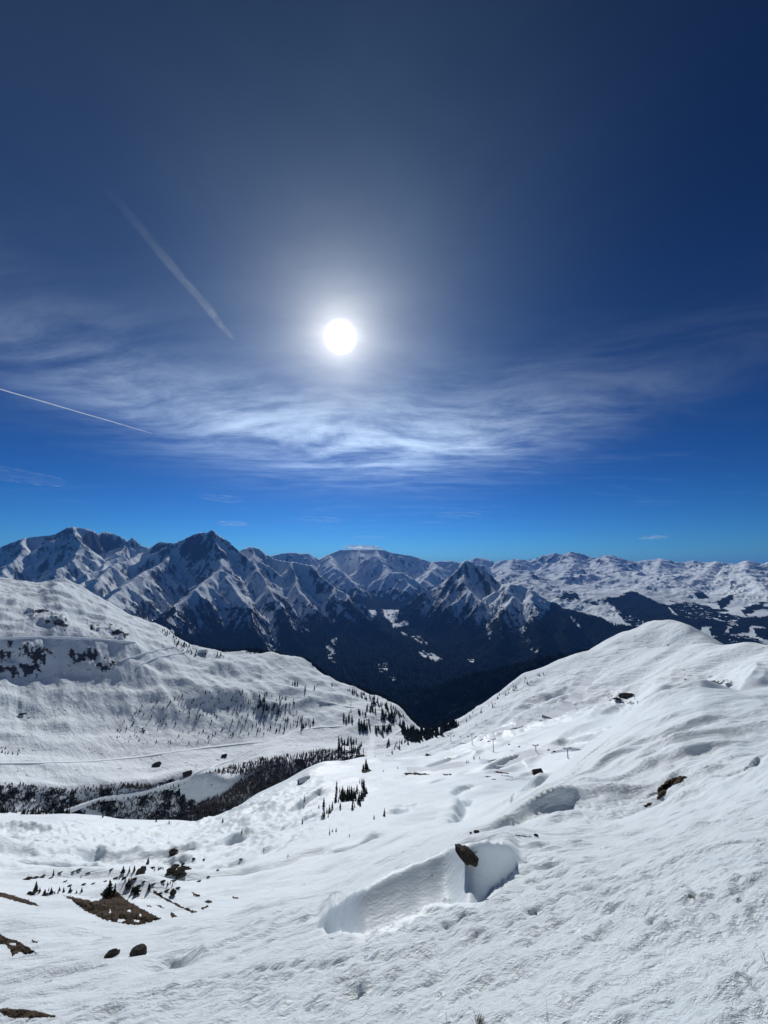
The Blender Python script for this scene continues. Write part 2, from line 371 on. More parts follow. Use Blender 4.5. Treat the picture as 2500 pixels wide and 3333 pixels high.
def ridge_network():
    """crests and ribs in metres: ribs get bends, and every ridge throws off smaller side ribs"""
    r = random.Random(17)
    out = []
    for name, s, nodes in RIDGES:
        pts = [rp(*n) for n in nodes]
        if name in ('range', 'horizon'):
            out.append((name, s, pts)); continue
        skyline = len(nodes) > 7
        if not skyline:
            q = [pts[0]]
            for a, b in zip(pts[:-1], pts[1:]):
                L = math.hypot(b[0] - a[0], b[1] - a[1])
                for t in (0.35, 0.7):
                    o = r.gauss(0, 0.075) * L
                    nx, ny = -(b[1] - a[1]) / L, (b[0] - a[0]) / L
                    q.append((a[0] + (b[0] - a[0]) * t + nx * o, a[1] + (b[1] - a[1]) * t + ny * o, a[2] + (b[2] - a[2]) * (t + r.uniform(-0.12, 0.12))))
                q.append(b)
            pts = q
        out.append((name, s, pts))
        acc = r.uniform(0, 500)
        for a, b in zip(pts[:-1], pts[1:]):
            L = math.hypot(b[0] - a[0], b[1] - a[1])
            acc += L
            if acc < (620 if skyline else 430): continue
            acc = r.uniform(-250, 150)
            d = math.atan2(b[1] - a[1], b[0] - a[0])
            sides = (1, -1) if not skyline else (-1,)
            for sd in sides:
                if r.random() < 0.42: continue
                # skylines run left to right, so -1 turns the rib towards the viewpoint
                an = d + sd * math.radians(r.uniform(48, 80) if not skyline else r.uniform(60, 115))
                ln = r.uniform(450, 1050)
                x0, y0, z0 = b
                p = [(x0, y0, z0 - 12)]
                for j in range(1, 4):
                    an += r.gauss(0, 0.22)
                    x0 += math.cos(an) * ln / 3; y0 += math.sin(an) * ln / 3
                    z0 -= ln / 3 * r.uniform(0.50, 0.82)
                    p.append((x0, y0, z0))
                out.append((name, s * 1.08, p))
    return out

def tents(x, y):
    best = np.full(x.shape, -9000.0, dtype=np.float32)
    dist = np.full(x.shape, 9000.0, dtype=np.float32)
    who = np.full(x.shape, -1, dtype=np.int8)
    w1 = (0.24 * gnoise(x / 1100, y / 1100, 3) + 0.14 * gnoise(x / 420, y / 420, 4)).astype(np.float32)
    x32, y32 = x.astype(np.float32), y.astype(np.float32)
    for name, s, pts in ridge_network():
        L = 900.0
        for (ax, ay, az), (bx, by, bz) in zip(pts[:-1], pts[1:]):
            dx, dy = bx - ax, by - ay
            l2 = dx * dx + dy * dy + 1e-6
            t = np.clip(((x32 - ax) * dx + (y32 - ay) * dy) / l2, 0, 1)
            ex, ey = x32 - (ax + t * dx), y32 - (ay + t * dy)
            d = np.sqrt(ex * ex + ey * ey) * (1 + w1)
            hgt = (az + t * (bz - az)) - s * L * (np.power(1 + d / L, 0.76) - 1) / 0.76
            m = hgt > best
            best = np.where(m, hgt, best)
            dist = np.where(m, d, dist)
            who[m] = MASSIFS.index(name)
    return best.astype(np.float64), who, dist

def hash2(ix, iy, seed):
    h = _PERM[(_PERM[(ix + seed * 61) & 511] + iy * 7 + seed) & 511].astype(np.float32)
    h2 = _PERM[(_PERM[(iy + seed * 29 + 100) & 511] + ix * 3 + seed) & 511].astype(np.float32)
    return h / 512.0, h2 / 512.0

def gully_layer(px, py, dx, dy, seed):
    """ribs and gullies: waves whose crests follow the direction across (dx, dy)"""
    ix, iy = np.floor(px).astype(np.int64), np.floor(py).astype(np.int64)
    fx, fy = (px - ix).astype(np.float32), (py - iy).astype(np.float32)
    va = np.zeros(px.shape, np.float32); vx = va.copy(); vy = va.copy(); wt = va.copy()
    for i in (-1, 0, 1):
        for j in (-1, 0, 1):
            hx, hy = hash2(ix + i, iy + j, seed)
            qx, qy = fx - i - hx * 0.7 - 0.15, fy - j - hy * 0.7 - 0.15
            d2 = qx * qx + qy * qy
            w = np.exp(-d2 * 2.6)
            mg = (qx * dx + qy * dy) * (2 * np.pi)
            c, s = np.cos(mg), np.sin(mg)
            va += c * w; vx -= s * dx * w; vy -= s * dy * w; wt += w
    return va / wt, vx / wt, vy / wt

def grad_polar(h, r, th):
    hr = np.gradient(h, r, axis=0)
    ht = np.gradient(h, th, axis=1) / r[:, None]
    s, c = np.sin(th)[None, :], np.cos(th)[None, :]
    return hr * s + ht * c, hr * c - ht * s

def erode(h, x, y, r, th, wave, amp, seed, octaves=4, sharp=1.0):
    gx, gy = grad_polar(h, r, th)
    sl = np.sqrt(gx * gx + gy * gy) + 1e-6
    k_ = np.minimum(sl / 0.5, 1.25) / sl
    dx, dy = (-gy * k_).astype(np.float32), (gx * k_).astype(np.float32)   # across the slope
    fade = sstep(0.12, 0.55, sl)
    tot = np.zeros_like(h)
    f, a = 1.0 / wave, 0.55
    ax = np.zeros(h.shape, np.float32); ay = ax.copy()
    for o in range(octaves):
        v, vx, vy = gully_layer(x * f, y * f, dx + ay * 0.35, dy - ax * 0.35, seed + o)
        vis = sstep(1.5, 4.0, (1.0 / f) / (r[:, None] * 0.0028))
        tot += a * v * vis
        ax += a * vx; ay += a * vy
        f *= 2.0; a *= (1.05 if o == 0 else 0.58)
    return h + amp * fade * tot * sharp

def fbm(x, y, lam, n, seed, gain=0.5, ridged=False):
    t = np.zeros(x.shape, np.float32); a = 1.0
    for o in range(n):
        v = gnoise(x / lam + 13.7 * o, y / lam - 7.1 * o, seed + o)
        if ridged: v = 0.45 - np.abs(v) * 1.6
        t += a * v; lam *= 0.5; a *= gain
    return t

def mountains():
    i0 = NM - 60
    rr = R_ALL[i0:]
    x, y = XM[i0:], YM[i0:]
    r = rr[:, None] + 0 * x
    th = np.arctan2(x, y)
    # broad base: deep valley, rising basin on the right, high ground beyond
    basin = np.interp(rr, [2600, 4500, 6500, 8000, 10000, 13000, 17000, 25000, 60000], [-1020, -1080, -980, -760, -560, -370, -130, -60, -700])[:, None]
    trunk = np.interp(rr, [2600, 4500, 6500, 9000, 10500, 14000, 20000, 60000], [-1020, -1100, -1080, -985, -930, -700, -300, -700])[:, None]
    wr = sstep(0.20, 0.34, th)
    base = trunk * (1 - wr) + basin * wr
    far = sstep(7500, 12000, r) * wr + sstep(14000, 20000, r) * (1 - wr)
    base = base + wr * (160 * fbm(x, y, 2600, 4, 21) * sstep(5500, 9000, r)) + far * 260 * (fbm(x, y, 3200, 5, 31, 0.5, True) - 0.15)
    base = base + 22 * fbm(x, y, 700, 3, 41)
    tt, who, dist = tents(x, y)
    # rounded union of valley floor and flanks
    kk = 90.0
    q = np.clip(0.5 + 0.5 * (tt - base) / kk, 0, 1)
    h = base * (1 - q) + tt * q + kk * q * (1 - q)
    who[(tt < base)] = 6
    amp = 95.0 * np.clip(1.0 - 0.35 * wr, 0, 1) * (0.12 + 0.88 * sstep(0, 420, dist))
    jag = (1 - sstep(150, 900, dist))
    h = h + jag * (38 + 30 * wr) * (fbm(x, y, 520, 4, 341, 0.6, True) - 0.1) * sstep(0, 60, dist + 25)
    h0 = h
    h = erode(h, x, y, rr, TH_MAIN, 1150.0, amp, 3, 5)
    rg_ = wr * sstep(8500, 12500, r) * (1 - sstep(30000, 40000, r)) + (1 - wr) * sstep(10500, 12500, r) * 0.5
    h = h + rg_ * (0.25 + 0.75 * sstep(0, 500, dist)) * (130 * fbm(x * 0.8 + y * 0.25, y, 1700, 4, 331, 0.5, True) + 30 * gnoise(x / 300, y / 420, 337) + 20 * fbm(x, y, 420, 3, 347, 0.6, True))
    h = h + 15 * fbm(x, y, 330, 4, 51, 0.55, True) * sstep(0.1, 0.6, np.hypot(*grad_polar(h0, rr, TH_MAIN)))
    return i0, h, who

HZ = np.zeros((NA, NC))
HZ[:NM] = pchip_columns(R_NM)
I0, HM, WHO = mountains()
wm = sstep(2050, 3000, R_ALL[I0:])[:, None]
near_part = np.vstack([HZ[I0:NM], np.full((NA - NM, NC), -1000.0)])
HZ[I0:] = near_part * (1 - wm) + HM * wm
HBASE = HZ.copy()

# ------------------------------------------------------------------ snow relief on the near and middle ground
def project(x, y, z):
    fwd = y * CP + z * SP
    upc = -y * SP + z * CP
    fwd = np.where(np.abs(fwd) < 1e-6, 1e-6, fwd)
    return CU + F * x / fwd, CV - F * upc / fwd

TSURF = None
def refresh():
    global TSURF
    TSURF = HZ / R_ALL[:, None]

def ground(x, y):
    """height of the terrain under a world point in front of the viewpoint"""
    r = math.hypot(x, y); s = x / max(y, 1e-6)
    ci = np.clip((s - S_AX[0]) / (S_AX[1] - S_AX[0]), 0, NC - 1.001)
    ri = int(np.clip(np.searchsorted(R_ALL, r) - 1, 0, NA - 2))
    fr = (r - R_ALL[ri]) / (R_ALL[ri + 1] - R_ALL[ri])
    c0 = int(ci); fc = ci - c0
    a = HZ[ri, c0] * (1 - fc) + HZ[ri, c0 + 1] * fc
    b = HZ[ri + 1, c0] * (1 - fc) + HZ[ri + 1, c0 + 1] * fc
    return a * (1 - fr) + b * fr

def pick(u, v, rmin=0.0):
    """first point of the terrain seen along a line of sight"""
    th, t = ang(u, v)
    ci = np.clip((math.tan(th) - S_AX[0]) / (S_AX[1] - S_AX[0]), 0, NC - 1.001)
    c0 = int(ci); fc = ci - c0
    col = TSURF[:, c0] * (1 - fc) + TSURF[:, c0 + 1] * fc
    ok = (col >= t) & (R_ALL > rmin)
    if not ok.any():
        return None
    i = int(np.argmax(ok))
    if i == 0:
        r = R_ALL[0]
    else:
        f = (t - col[i - 1]) / (col[i] - col[i - 1] + 1e-12)
        r = R_ALL[i - 1] + np.clip(f, 0, 1) * (R_ALL[i] - R_ALL[i - 1])
    x, y = r * math.sin(th), r * math.cos(th)
    return Vector((x, y, ground(x, y)))

def in_poly(U, V, poly):
    inside = np.zeros(U.shape, bool)
    n = len(poly)
    j = n - 1
    for i in range(n):
        xi, yi = poly[i]; xj, yj = poly[j]
        c = ((yi > V) != (yj > V)) & (U < (xj - xi) * (V - yi) / (yj - yi + 1e-9) + xi)
        inside ^= c
        j = i
    return inside

def seg_dist(x, y, pts):
    best = np.full(x.shape, 1e9); along = np.zeros(x.shape)
    acc = 0.0
    for (ax, ay), (bx, by) in zip(pts[:-1], pts[1:]):
        dx, dy = bx - ax, by - ay
        L = math.hypot(dx, dy) + 1e-9
        t = np.clip(((x - ax) * dx + (y - ay) * dy) / (L * L), 0, 1)
        d = np.hypot(x - ax - t * dx, y - ay - t * dy)
        m = d < best
        best = np.where(m, d, best); along = np.where(m, acc + t * L, along)
        acc += L
    return best, along

refresh()
XN, YN = XM[:NM], YM[:NM]
RN = R_NM[:, None] + 0 * XN
U0, V0 = project(XN, YN, HZ[:NM])
CA, SA = math.cos(math.radians(24)), math.sin(math.radians(24))
DA, DB = XN * CA + YN * SA, -XN * SA + YN * CA        # along and across the contour of our slope

det = np.zeros_like(XN)
HOL = np.zeros_like(XN)                       # hollows the wind has packed smooth
LAMS = [240, 120, 60, 30, 15, 7.5, 3.8, 1.9, 0.95, 0.48, 0.24, 0.12, 0.06]
for i, lam in enumerate(LAMS):
    vis = sstep(1.6, 4.0, lam / (RN * 0.0095)) * (1 - sstep(0.30, 0.75, lam / RN))
    if vis.max() <= 0:
        continue
    st = 2.3 if lam > 0.5 else 1.6
    n1 = gnoise(DA / (lam * st), DB / lam, 60 + i)
    n2 = 0.40 - np.abs(gnoise(DA / (lam * st * 1.2) + 5.3, DB / (lam * 1.1), 80 + i)) * 1.7
    c = 0.085 if lam > 70 else (0.115 if lam > 3 else (0.09 if lam > 1.5 else 0.10))
    det += vis * lam * c * (0.6 * n1 + 0.6 * n2) * (1 - 0.85 * (HOL if lam < 16 else 0))

# roughness patches: broken crust against smooth wind pack
patch = sstep(-0.15, 0.35, gnoise(XN / 7.0, YN / 5.0, 7) + 0.6 * gnoise(XN / 2.2, YN / 1.6, 8))
crust = np.zeros_like(XN)
for i, (lam, ca_) in enumerate([(2.6, 0.10), (1.3, 0.16), (0.62, 0.17), (0.33, 0.34), (0.19, 0.55), (0.10, 0.62), (0.06, 0.5)]):
    vis = sstep(1.6, 4.0, lam / (RN * 0.0095))
    if vis.max() <= 0: continue
    if lam > 1: vis = vis * (1 - sstep(0.08, 0.2, lam / RN))
    cell = np.abs(gnoise(DA / (lam * 1.5), DB / lam, 95 + i)) - np.abs(gnoise(DA / (lam * 1.9) + 3.1, DB / (lam * 1.2), 105 + i))
    crust += vis * lam * ca_ * cell
det += crust * (0.6 + 0.55 * patch) * (1 - 0.85 * HOL) * (1 - sstep(110, 260, RN))

# wind-cut steps: drifts that rise abruptly on the side towards the hill and tail off downhill
def drifts(lam, amp, r0, r1, r2, r3, seed, cover=0.05, st=2.6):
    ph = DB / lam + 0.9 * gnoise(DA / (lam * st), DB / (lam * 1.6), seed) + 0.25 * gnoise(DA / (lam * 0.8), DB / (lam * 0.5), seed + 1)
    u_ = ph - np.floor(ph)
    prof = sstep(0, 0.24, u_) - u_
    msk = sstep(cover, cover + 0.32, gnoise(DA / (lam * st * 1.1) + 9.1, DB / (lam * 1.4), seed + 2))
    return amp * prof * msk * sstep(r0, r1, RN) * (1 - sstep(r2, r3, RN))
dr = np.zeros_like(XN)
dr += drifts(85, 11.0, 380, 480, 900, 1200, 131, 0.10)
dr += drifts(40, 7.0, 110, 160, 700, 1000, 134, 0.05)
dr += drifts(19, 3.1, 60, 85, 260, 360, 137, 0.05)
dr += drifts(9, 1.5, 22, 32, 70, 110, 140, 0.02)
dr += drifts(4, 0.38, 9, 14, 28, 40, 143, 0.05)
for _ in range(3):
    dr[1:-1] = (dr[:-2] + 2 * dr[1:-1] + dr[2:]) / 4
det += dr * (1 - HOL)
# ribs running down the right hand shoulder
thn_ = np.arctan2(XN, YN)
sh = sstep(0.40, 0.52, thn_) * sstep(480, 620, RN) * (1 - sstep(700, 860, RN))
AC, AL = (XN - YN) * 0.70, (XN + YN) * 0.70
det += sh * (15.0 * (0.33 - np.abs(gnoise(AC / 62, AL / 260, 181)) * 1.7) + 5.0 * (0.33 - np.abs(gnoise(AC / 26, AL / 120, 183)) * 1.7))
sh2 = sstep(0.12, 0.22, thn_) * (1 - sstep(0.45, 0.55, thn_)) * sstep(520, 700, RN) * (1 - sstep(1000, 1200, RN))
det += sh2 * (7.5 * fbm(XN, YN, 75, 4, 185, 0.55, True) + 3.0 * (0.33 - np.abs(gnoise(AC / 40, AL / 150, 187)) * 1.6))
rocky = sstep(110, 150, RN) * (1 - sstep(420, 520, RN)) * (1 - sstep(-0.25, 0.05, np.arctan2(XN, YN)))
det += rocky * 2.8 * fbm(XN, YN, 26, 4, 146, 0.6, True)
# soft relief on the far hills
hill = sstep(1000, 1200, RN) * (1 - sstep(2300, 2600, RN))
rt_side = sstep(0.05, 0.12, np.arctan2(XN, YN))
HA, HB_ = (XN - YN) * 0.70, (XN + YN) * 0.70
det += hill * (1 - 0.62 * rt_side) * (15.0 * fbm(XN, YN, 230, 6, 151, 0.52, True) + 7 * gnoise(DA / 150, DB / 42, 155))
det += hill * (1 - rt_side) * (7.0 * (0.35 - np.abs(gnoise(HA / 260, HB_ / 58, 157)) * 1.5) + 3.5 * gnoise(HA / 120, HB_ / 24, 158))
HZ[:NM] += det

def sculpt(u, v, along, across, ang_deg, fn, r=None):
    """add fn(a, b) in a local frame: a runs away from the viewpoint, b to the right, both scaled"""
    p = pick(u, v) if r is None else Vector(rp(u, v, r))
    az_ = math.atan2(p.x, p.y) + math.radians(ang_deg)
    ca, sa = math.cos(az_), math.sin(az_)
    dx, dy = XN - p.x, YN - p.y
    a = (dx * sa + dy * ca) / along
    b = (dx * ca - dy * sa) / across
    HZ[:NM] += fn(a, b)
    refresh()

def bowl(depth, steep=0.55):
    """hollow with a gentle near side and an abrupt far wall"""
    def fn(a, b):
        prof = np.where(a < steep, sstep(-1.0, steep, a), 1 - sstep(steep, 1.0, a))
        return -depth * prof * np.clip(1 - b * b, 0, 1) ** 1.2
    return fn

def mound(height):
    return lambda a, b: height * np.exp(-(a * a + b * b) * 1.6)

refresh()
# a long drift whose hollow side, facing the viewpoint, lies in shade; the boulder sits in its right end
def drift_wall(rim, crest, m0, m1, tail):
    a = np.array([ang(u, v) for u, v in rim]); b = np.array([ang(u, v) for u, v in crest])
    lo, hi = max(a[:, 0].min(), b[:, 0].min()), min(a[:, 0].max(), b[:, 0].max())
    cols = np.nonzero((TH_MAIN > lo) & (TH_MAIN < hi))[0]
    th = TH_MAIN[cols]
    tb, tc = gsmooth(np.interp(th, a[:, 0], a[:, 1]), 3), gsmooth(np.interp(th, b[:, 0], b[:, 1]), 3)
    rb = np.array([R_ALL[int(np.argmax(TSURF[:NM, c] >= t))] for c, t in zip(cols, tb)])
    rb = gsmooth(rb, 7)
    m = 0.5 * (m0 + m1)
    zb = np.array([np.interp(r, R_NM, HZ[:NM, c]) for r, c in zip(rb, cols)])
    zb = gsmooth(zb, 5)
    rcr = np.maximum((zb - m * rb) / (tc - m), rb + 0.02)
    zc = zb + m * (rcr - rb)
    zo = np.array([np.interp(r, R_NM, HZ[:NM, c]) for r, c in zip(rcr, cols)])
    r = R_NM[:, None]
    sN = np.clip((r - rb) / (rcr - rb), 0, 1)
    wall = zb + (rcr - rb) * (m0 * sN + 0.5 * (m1 - m0) * sN * sN)
    old = HZ[:NM][:, cols]
    beyond = old + (zc - zo) * np.exp(-((r - rcr) / tail) ** 1.4 * (r > rcr))
    ends = sstep(0, 0.06, (th - lo) / (hi - lo)) * (1 - sstep(0.94, 1, (th - lo) / (hi - lo)))
    new = np.where(r < rb, old, np.where(r < rcr, wall, beyond))
    # ease the sharp crest
    ker = new.copy()
    for _ in range(3):
        ker[1:-1] = (ker[:-2] + 2 * ker[1:-1] + ker[2:]) / 4
    nb = (r > rb * 1.01) & (r < rcr * 1.2)
    new = np.where(nb, ker, new)
    HZ[:NM, cols] = old * (1 - ends) + new * ends
    HOL[:, cols] = np.maximum(HOL[:, cols], (sstep(0.94, 1.0, r / rb) * (1 - sstep(1.02, 1.15, r / rcr))) * ends)
    refresh()
drift_wall([(680,1990),(705,2004),(740,2019),(790,2025),(835,2012),(880,1988),(925,1960),(965,1941),(990,1950),(1012,1962),(1045,1946),(1080,1915),(1110,1880),(1130,1846)],
           [(680,1986),(705,1972),(740,1942),(790,1913),(835,1889),(880,1871),(925,1850),(965,1832),(990,1824),(1012,1820),(1045,1817),(1080,1821),(1110,1832),(1130,1845)], 0.02, 0.66, 3.6)
sculpt(362, 2085, 1.3, 0.9, 0, bowl(0.55, 0.45), r=13.0)
sculpt(1610, 1690, 6.0, 7.0, 10, bowl(1.6, 0.5), r=40.0)
sculpt(100, 1865, 10.0, 12.0, 0, bowl(5.0, 0.5), r=150.0)
sculpt(310, 1940, 6.0, 7.0, 0, mound(3.0), r=92.0)
# wind ripples in the trough between the two crests
th_n = np.arctan2(XN, YN)
rip = sstep(0.20, 0.36, th_n) * (1 - sstep(0.62, 0.75, th_n)) * sstep(28, 40, RN) * (1 - sstep(70, 95, RN))
rr_ = DB + 1.2 * gnoise(DA / 16, DB / 7, 161) + 0.5 * gnoise(DA / 6, DB / 3, 162)
saw = np.mod(rr_ / 2.9, 1.0)
rip_ = rip * 0.35 * np.where(saw < 0.36, sstep(0, 1, saw / 0.36), (1 - saw) / 0.64) * sstep(-0.25, 0.35, gnoise(DA / 13, DB / 4, 163))
for _ in range(2):
    rip_[1:-1] = (rip_[:-2] + 2 * rip_[1:-1] + rip_[2:]) / 4
HZ[:NM] += rip_
refresh()

# wind scarps: low walls of drifted snow that face back up the hill
def scarp(pts, height, tail, wall=None, rmin=0.0):
    w = [pick(u, v, rmin) for u, v in pts]
    w = [p for p in w if p]
    if len(w) < 2: return
    P_ = []
    for a, b in zip(w[:-1], w[1:]):
        for i in range(5): P_.append(a + (b - a) * (i / 5.0))
    P_.append(w[-1])
    A_ = np.array([(p.x, p.y) for p in P_])
    for _ in range(3): A_[1:-1] = (A_[:-2] + 2 * A_[1:-1] + A_[2:]) / 4
    c = A_.mean(0); R_ = np.hypot(*(A_ - c).T).max() + tail * 4
    rc0, rc1 = max(0.9, math.hypot(*c) - R_), math.hypot(*c) + R_
    i0, i1 = np.searchsorted(R_NM, [rc0, rc1])
    X_, Y_ = XN[i0:i1], YN[i0:i1]
    best = np.full(X_.shape, 1e9); sg = np.zeros(X_.shape); al = np.zeros(X_.shape)
    L_ = np.concatenate([[0], np.cumsum(np.hypot(*np.diff(A_, axis=0).T))])
    for k_ in range(len(A_) - 1):
        ax, ay = A_[k_]; dx, dy = A_[k_ + 1] - A_[k_]; ll = dx * dx + dy * dy + 1e-9
        t = np.clip(((X_ - ax) * dx + (Y_ - ay) * dy) / ll, 0, 1)
        ex, ey = X_ - ax - t * dx, Y_ - ay - t * dy
        d = np.hypot(ex, ey)
        nx, ny = -dy, dx
        if nx * (ax + dx / 2) + ny * (ay + dy / 2) < 0: nx, ny = -nx, -ny
        m = d < best
        best = np.where(m, d, best); sg = np.where(m, np.sign(ex * nx + ey * ny), sg); al = np.where(m, (L_[k_] + t * math.sqrt(ll)) / L_[-1], al)
    sd = best * sg + height * 0.35 * gnoise(X_ / (tail * 1.2), Y_ / (tail * 1.2), 191)
    wall = wall or height * 0.95
    prof = np.where(sd > 0, (1 - sstep(0, wall, sd)), np.exp(np.minimum(sd, 0) / tail))
    # a little cornice of drifted snow beyond the wall
    lip = 0.25 * np.exp(-((sd - wall * 1.3) / (tail * 0.8)) ** 2)
    end = sstep(0, 0.28, al) * (1 - sstep(0.72, 1.0, al))
    # fade where the point lies beyond the ends
    HZ[i0:i1] += height * end * (lip - 0.75 * prof)

def c6(pts): return [(1062 + a * 0.36, 1493 + b * 0.36) for a, b in pts]
for pts, hh, tl_ in [
    ([(915,1834),(945,1810),(975,1786),(1000,1750),(1028,1718)], 3.4, 4.0), ([(680,1880),(725,1856),(769,1826),(830,1794)], 3.2, 5.0), ([(980,1720),(986,1712),(1003,1700),(1045,1697)], 3.5, 5.0),
    ([(1105,1760),(1120,1742),(1150,1724),(1190,1712)], 3.2, 6.0), ([(1035,1668),(1060,1658),(1090,1645),(1121,1635),(1150,1638)], 6.0, 9.0), ([(915,1662),(940,1650),(972,1636),(1035,1630)], 5.5, 9.0),
    ([(1110,1700),(1125,1705),(1150,1716)], 2.0, 4.0), ([(1180,1610),(1220,1602),(1265,1595),(1340,1583)], 6.0, 9.0), ([(1382,1594),(1395,1586),(1415,1583),(1460,1592)], 6.0, 8.0), ([(1262,1600),(1300,1592),(1350,1585)], 4.0, 7.0),
    ([(1550,1692),(1575,1676),(1602,1662),(1670,1652)], 1.5, 3.5), ([(595,1764),(625,1752),(655,1738),(693,1708),(716,1695)], 4.5, 7.0), ([(640,1782),(655,1768),(680,1752)], 3.0, 5.0), ([(850,1744),(870,1738),(895,1744)], 2.6, 4.0), ([(826,1757),(850,1750),(880,1756)], 2.6, 4.0),
    ([(395,1850),(415,1838),(440,1826),(500,1810)], 3.2, 6.0), ([(455,1925),(464,1915),(485,1912)], 2.0, 3.5), ([(-5,1822),(12,1800),(30,1786),(60,1783)], 4.5, 7.0), ([(560,1800),(600,1790),(640,1770)], 2.6, 5.0), ([(540,1850),(580,1838),(620,1815)], 2.2, 5.0), ([(745,1900),(800,1868),(850,1840)], 1.6, 4.0),
    ([(1120,1680),(1150,1668),(1200,1660)], 2.0, 6.0), ([(1250,1650),(1290,1632),(1350,1612)], 2.0, 6.0), ([(330,1870),(370,1858),(420,1852)], 2.4, 5.0), ([(150,1850),(200,1842),(260,1845)], 2.6, 6.0), ([(430,1880),(480,1868),(540,1862)], 1.8, 4.0)]:
    scarp(pts, hh, tl_, None, 0.0 if pts[0][0] == 1550 else (300.0 if (pts[0][1] < 1700 and pts[0][0] > 1000) or hh >= 5.5 else 110.0))
# sastrugi: long thin streaks carved by the wind, strongest in the trough between the crests
tro = sstep(0.18, 0.34, th_n) * (1 - sstep(0.66, 0.80, th_n)) * sstep(26, 38, RN) * (1 - sstep(72, 105, RN))
wx, wy = 2.2 * gnoise(XN / 23, YN / 23, 195), 2.2 * gnoise(XN / 19, YN / 19, 196)
sas = np.zeros_like(XN)
for i, lam in enumerate([9.0, 5.0, 2.8, 1.6, 0.9, 0.5]):
    vis = sstep(1.4, 3.2, lam / (RN * 0.0085)) * (1 - sstep(0.10, 0.22, lam / RN))
    if vis.max() <= 0: continue
    rg_ = 0.30 - np.abs(gnoise((DA + wx) / (lam * 6.5), (DB + wy) / lam, 197 + i)) * 1.7
    sas += vis * lam * rg_ * (0.055 + 0.10 * tro) * (0.45 + 0.9 * sstep(-0.3, 0.3, gnoise(XN / (lam * 9), YN / (lam * 7), 207 + i)))
HZ[:NM] += sas * (1 - 0.9 * HOL) * (1 - sstep(450, 650, RN))
refresh()

# ski tracks and a line of footprints cut into the near snow
def groove(pts, width, depth):
    w = [pick(u, v) for u, v in pts]
    d, _ = seg_dist(XN, YN, [(p.x, p.y) for p in w])
    HZ[:NM] -= depth * np.exp(-(d / width) ** 2) - 0.4 * depth * np.exp(-((d - 1.7 * width) / width) ** 2)
for pts, w_, d_ in [([(1650,1815),(1480,1850),(1300,1905),(1130,1975),(1010,2030)], 0.10, 0.06), ([(1650,1824),(1480,1860),(1300,1916),(1130,1987),(1010,2043)], 0.10, 0.06),
                    ([(900,2060),(700,2090),(480,2110),(300,2150)], 0.10, 0.05), ([(620,1960),(540,1998),(430,2040),(340,2070)], 0.12, 0.07), ([(640,1965),(560,2008),(450,2050),(360,2084)], 0.12, 0.07), ([(660,1985),(600,2020),(520,2062)], 0.10, 0.06)]:
    groove(pts, w_, d_)
refresh()
fa, fb = pick(963, 1996), pick(1010, 1975)
for i in range(9):
    t_ = i / 8.0
    fx_, fy_ = fa.x + (fb.x - fa.x) * t_ + (0.12 if i % 2 else -0.12), fa.y + (fb.y - fa.y) * t_
    HZ[:NM] -= 0.09 * np.exp(-(((XN - fx_) ** 2 + (YN - fy_) ** 2) / 0.03))
rf = random.Random(41)
for _ in range(46):
    p = pick(rf.uniform(1125, 1215), rf.gauss(1865, 28))
    if p: HZ[:NM] -= rf.uniform(0.06, 0.13) * np.exp(-(((XN - p.x) ** 2 + (YN - p.y) ** 2) / rf.uniform(0.012, 0.03)))
for _ in range(30):
    p = pick(rf.uniform(1250, 1345), rf.gauss(1748, 18))
    if p: HZ[:NM] -= rf.uniform(0.08, 0.16) * np.exp(-(((XN - p.x) ** 2 + (YN - p.y) ** 2) / 0.05))
refresh()

# crags on the far hill: broken ledges
U1, V1 = project(XN, YN, HZ[:NM])
CRAG = [[(60,1312),(92,1315),(150,1335),(140,1358),(110,1350),(75,1345)], [(185,1345),(250,1352),(292,1376),(255,1384),(200,1362)],
        [(128,1404),(180,1392),(235,1405),(258,1450),(215,1458),(150,1442)], [(55,1420),(100,1425),(98,1452),(10,1470),(0,1450)],
        [(0,1395),(70,1385),(120,1410),(60,1440),(0,1440)]]
crag = np.zeros_like(XN)
ju, jv = 14 * fbm(XN, YN, 55, 3, 401, 0.6), 9 * fbm(XN, YN, 45, 3, 411, 0.6)
for pl_ in CRAG:
    crag = np.maximum(crag, (in_poly(U1 + ju, V1 + jv, pl_) & (RN > 1100) & (RN < 2300)).astype(float))
for _ in range(3):
    c_ = crag.copy()
    c_[1:-1, 1:-1] = (crag[1:-1, 1:-1] + crag[2:, 1:-1] + crag[:-2, 1:-1] + crag[1:-1, 2:] + crag[1:-1, :-2]) / 5
    crag = c_
HZ[:NM] += crag * (14 * fbm(XN, YN, 60, 4, 171, 0.55, True))
CRAG2 = [[(1315,1500),(1370,1498),(1372,1525),(1320,1520)], [(1400,1528),(1440,1525),(1445,1545),(1405,1548)], [(1530,1475),(1575,1470),(1590,1520),(1540,1530)]]
crag2 = np.zeros_like(XN)
for pl_ in CRAG2:
    crag2 = np.maximum(crag2, (in_poly(U1 + ju, V1 + jv, pl_) & (RN > 500) & (RN < 1200)).astype(float))
HZ[:NM] += crag2 * (5 * fbm(XN, YN, 26, 4, 175, 0.6, True))
refresh()

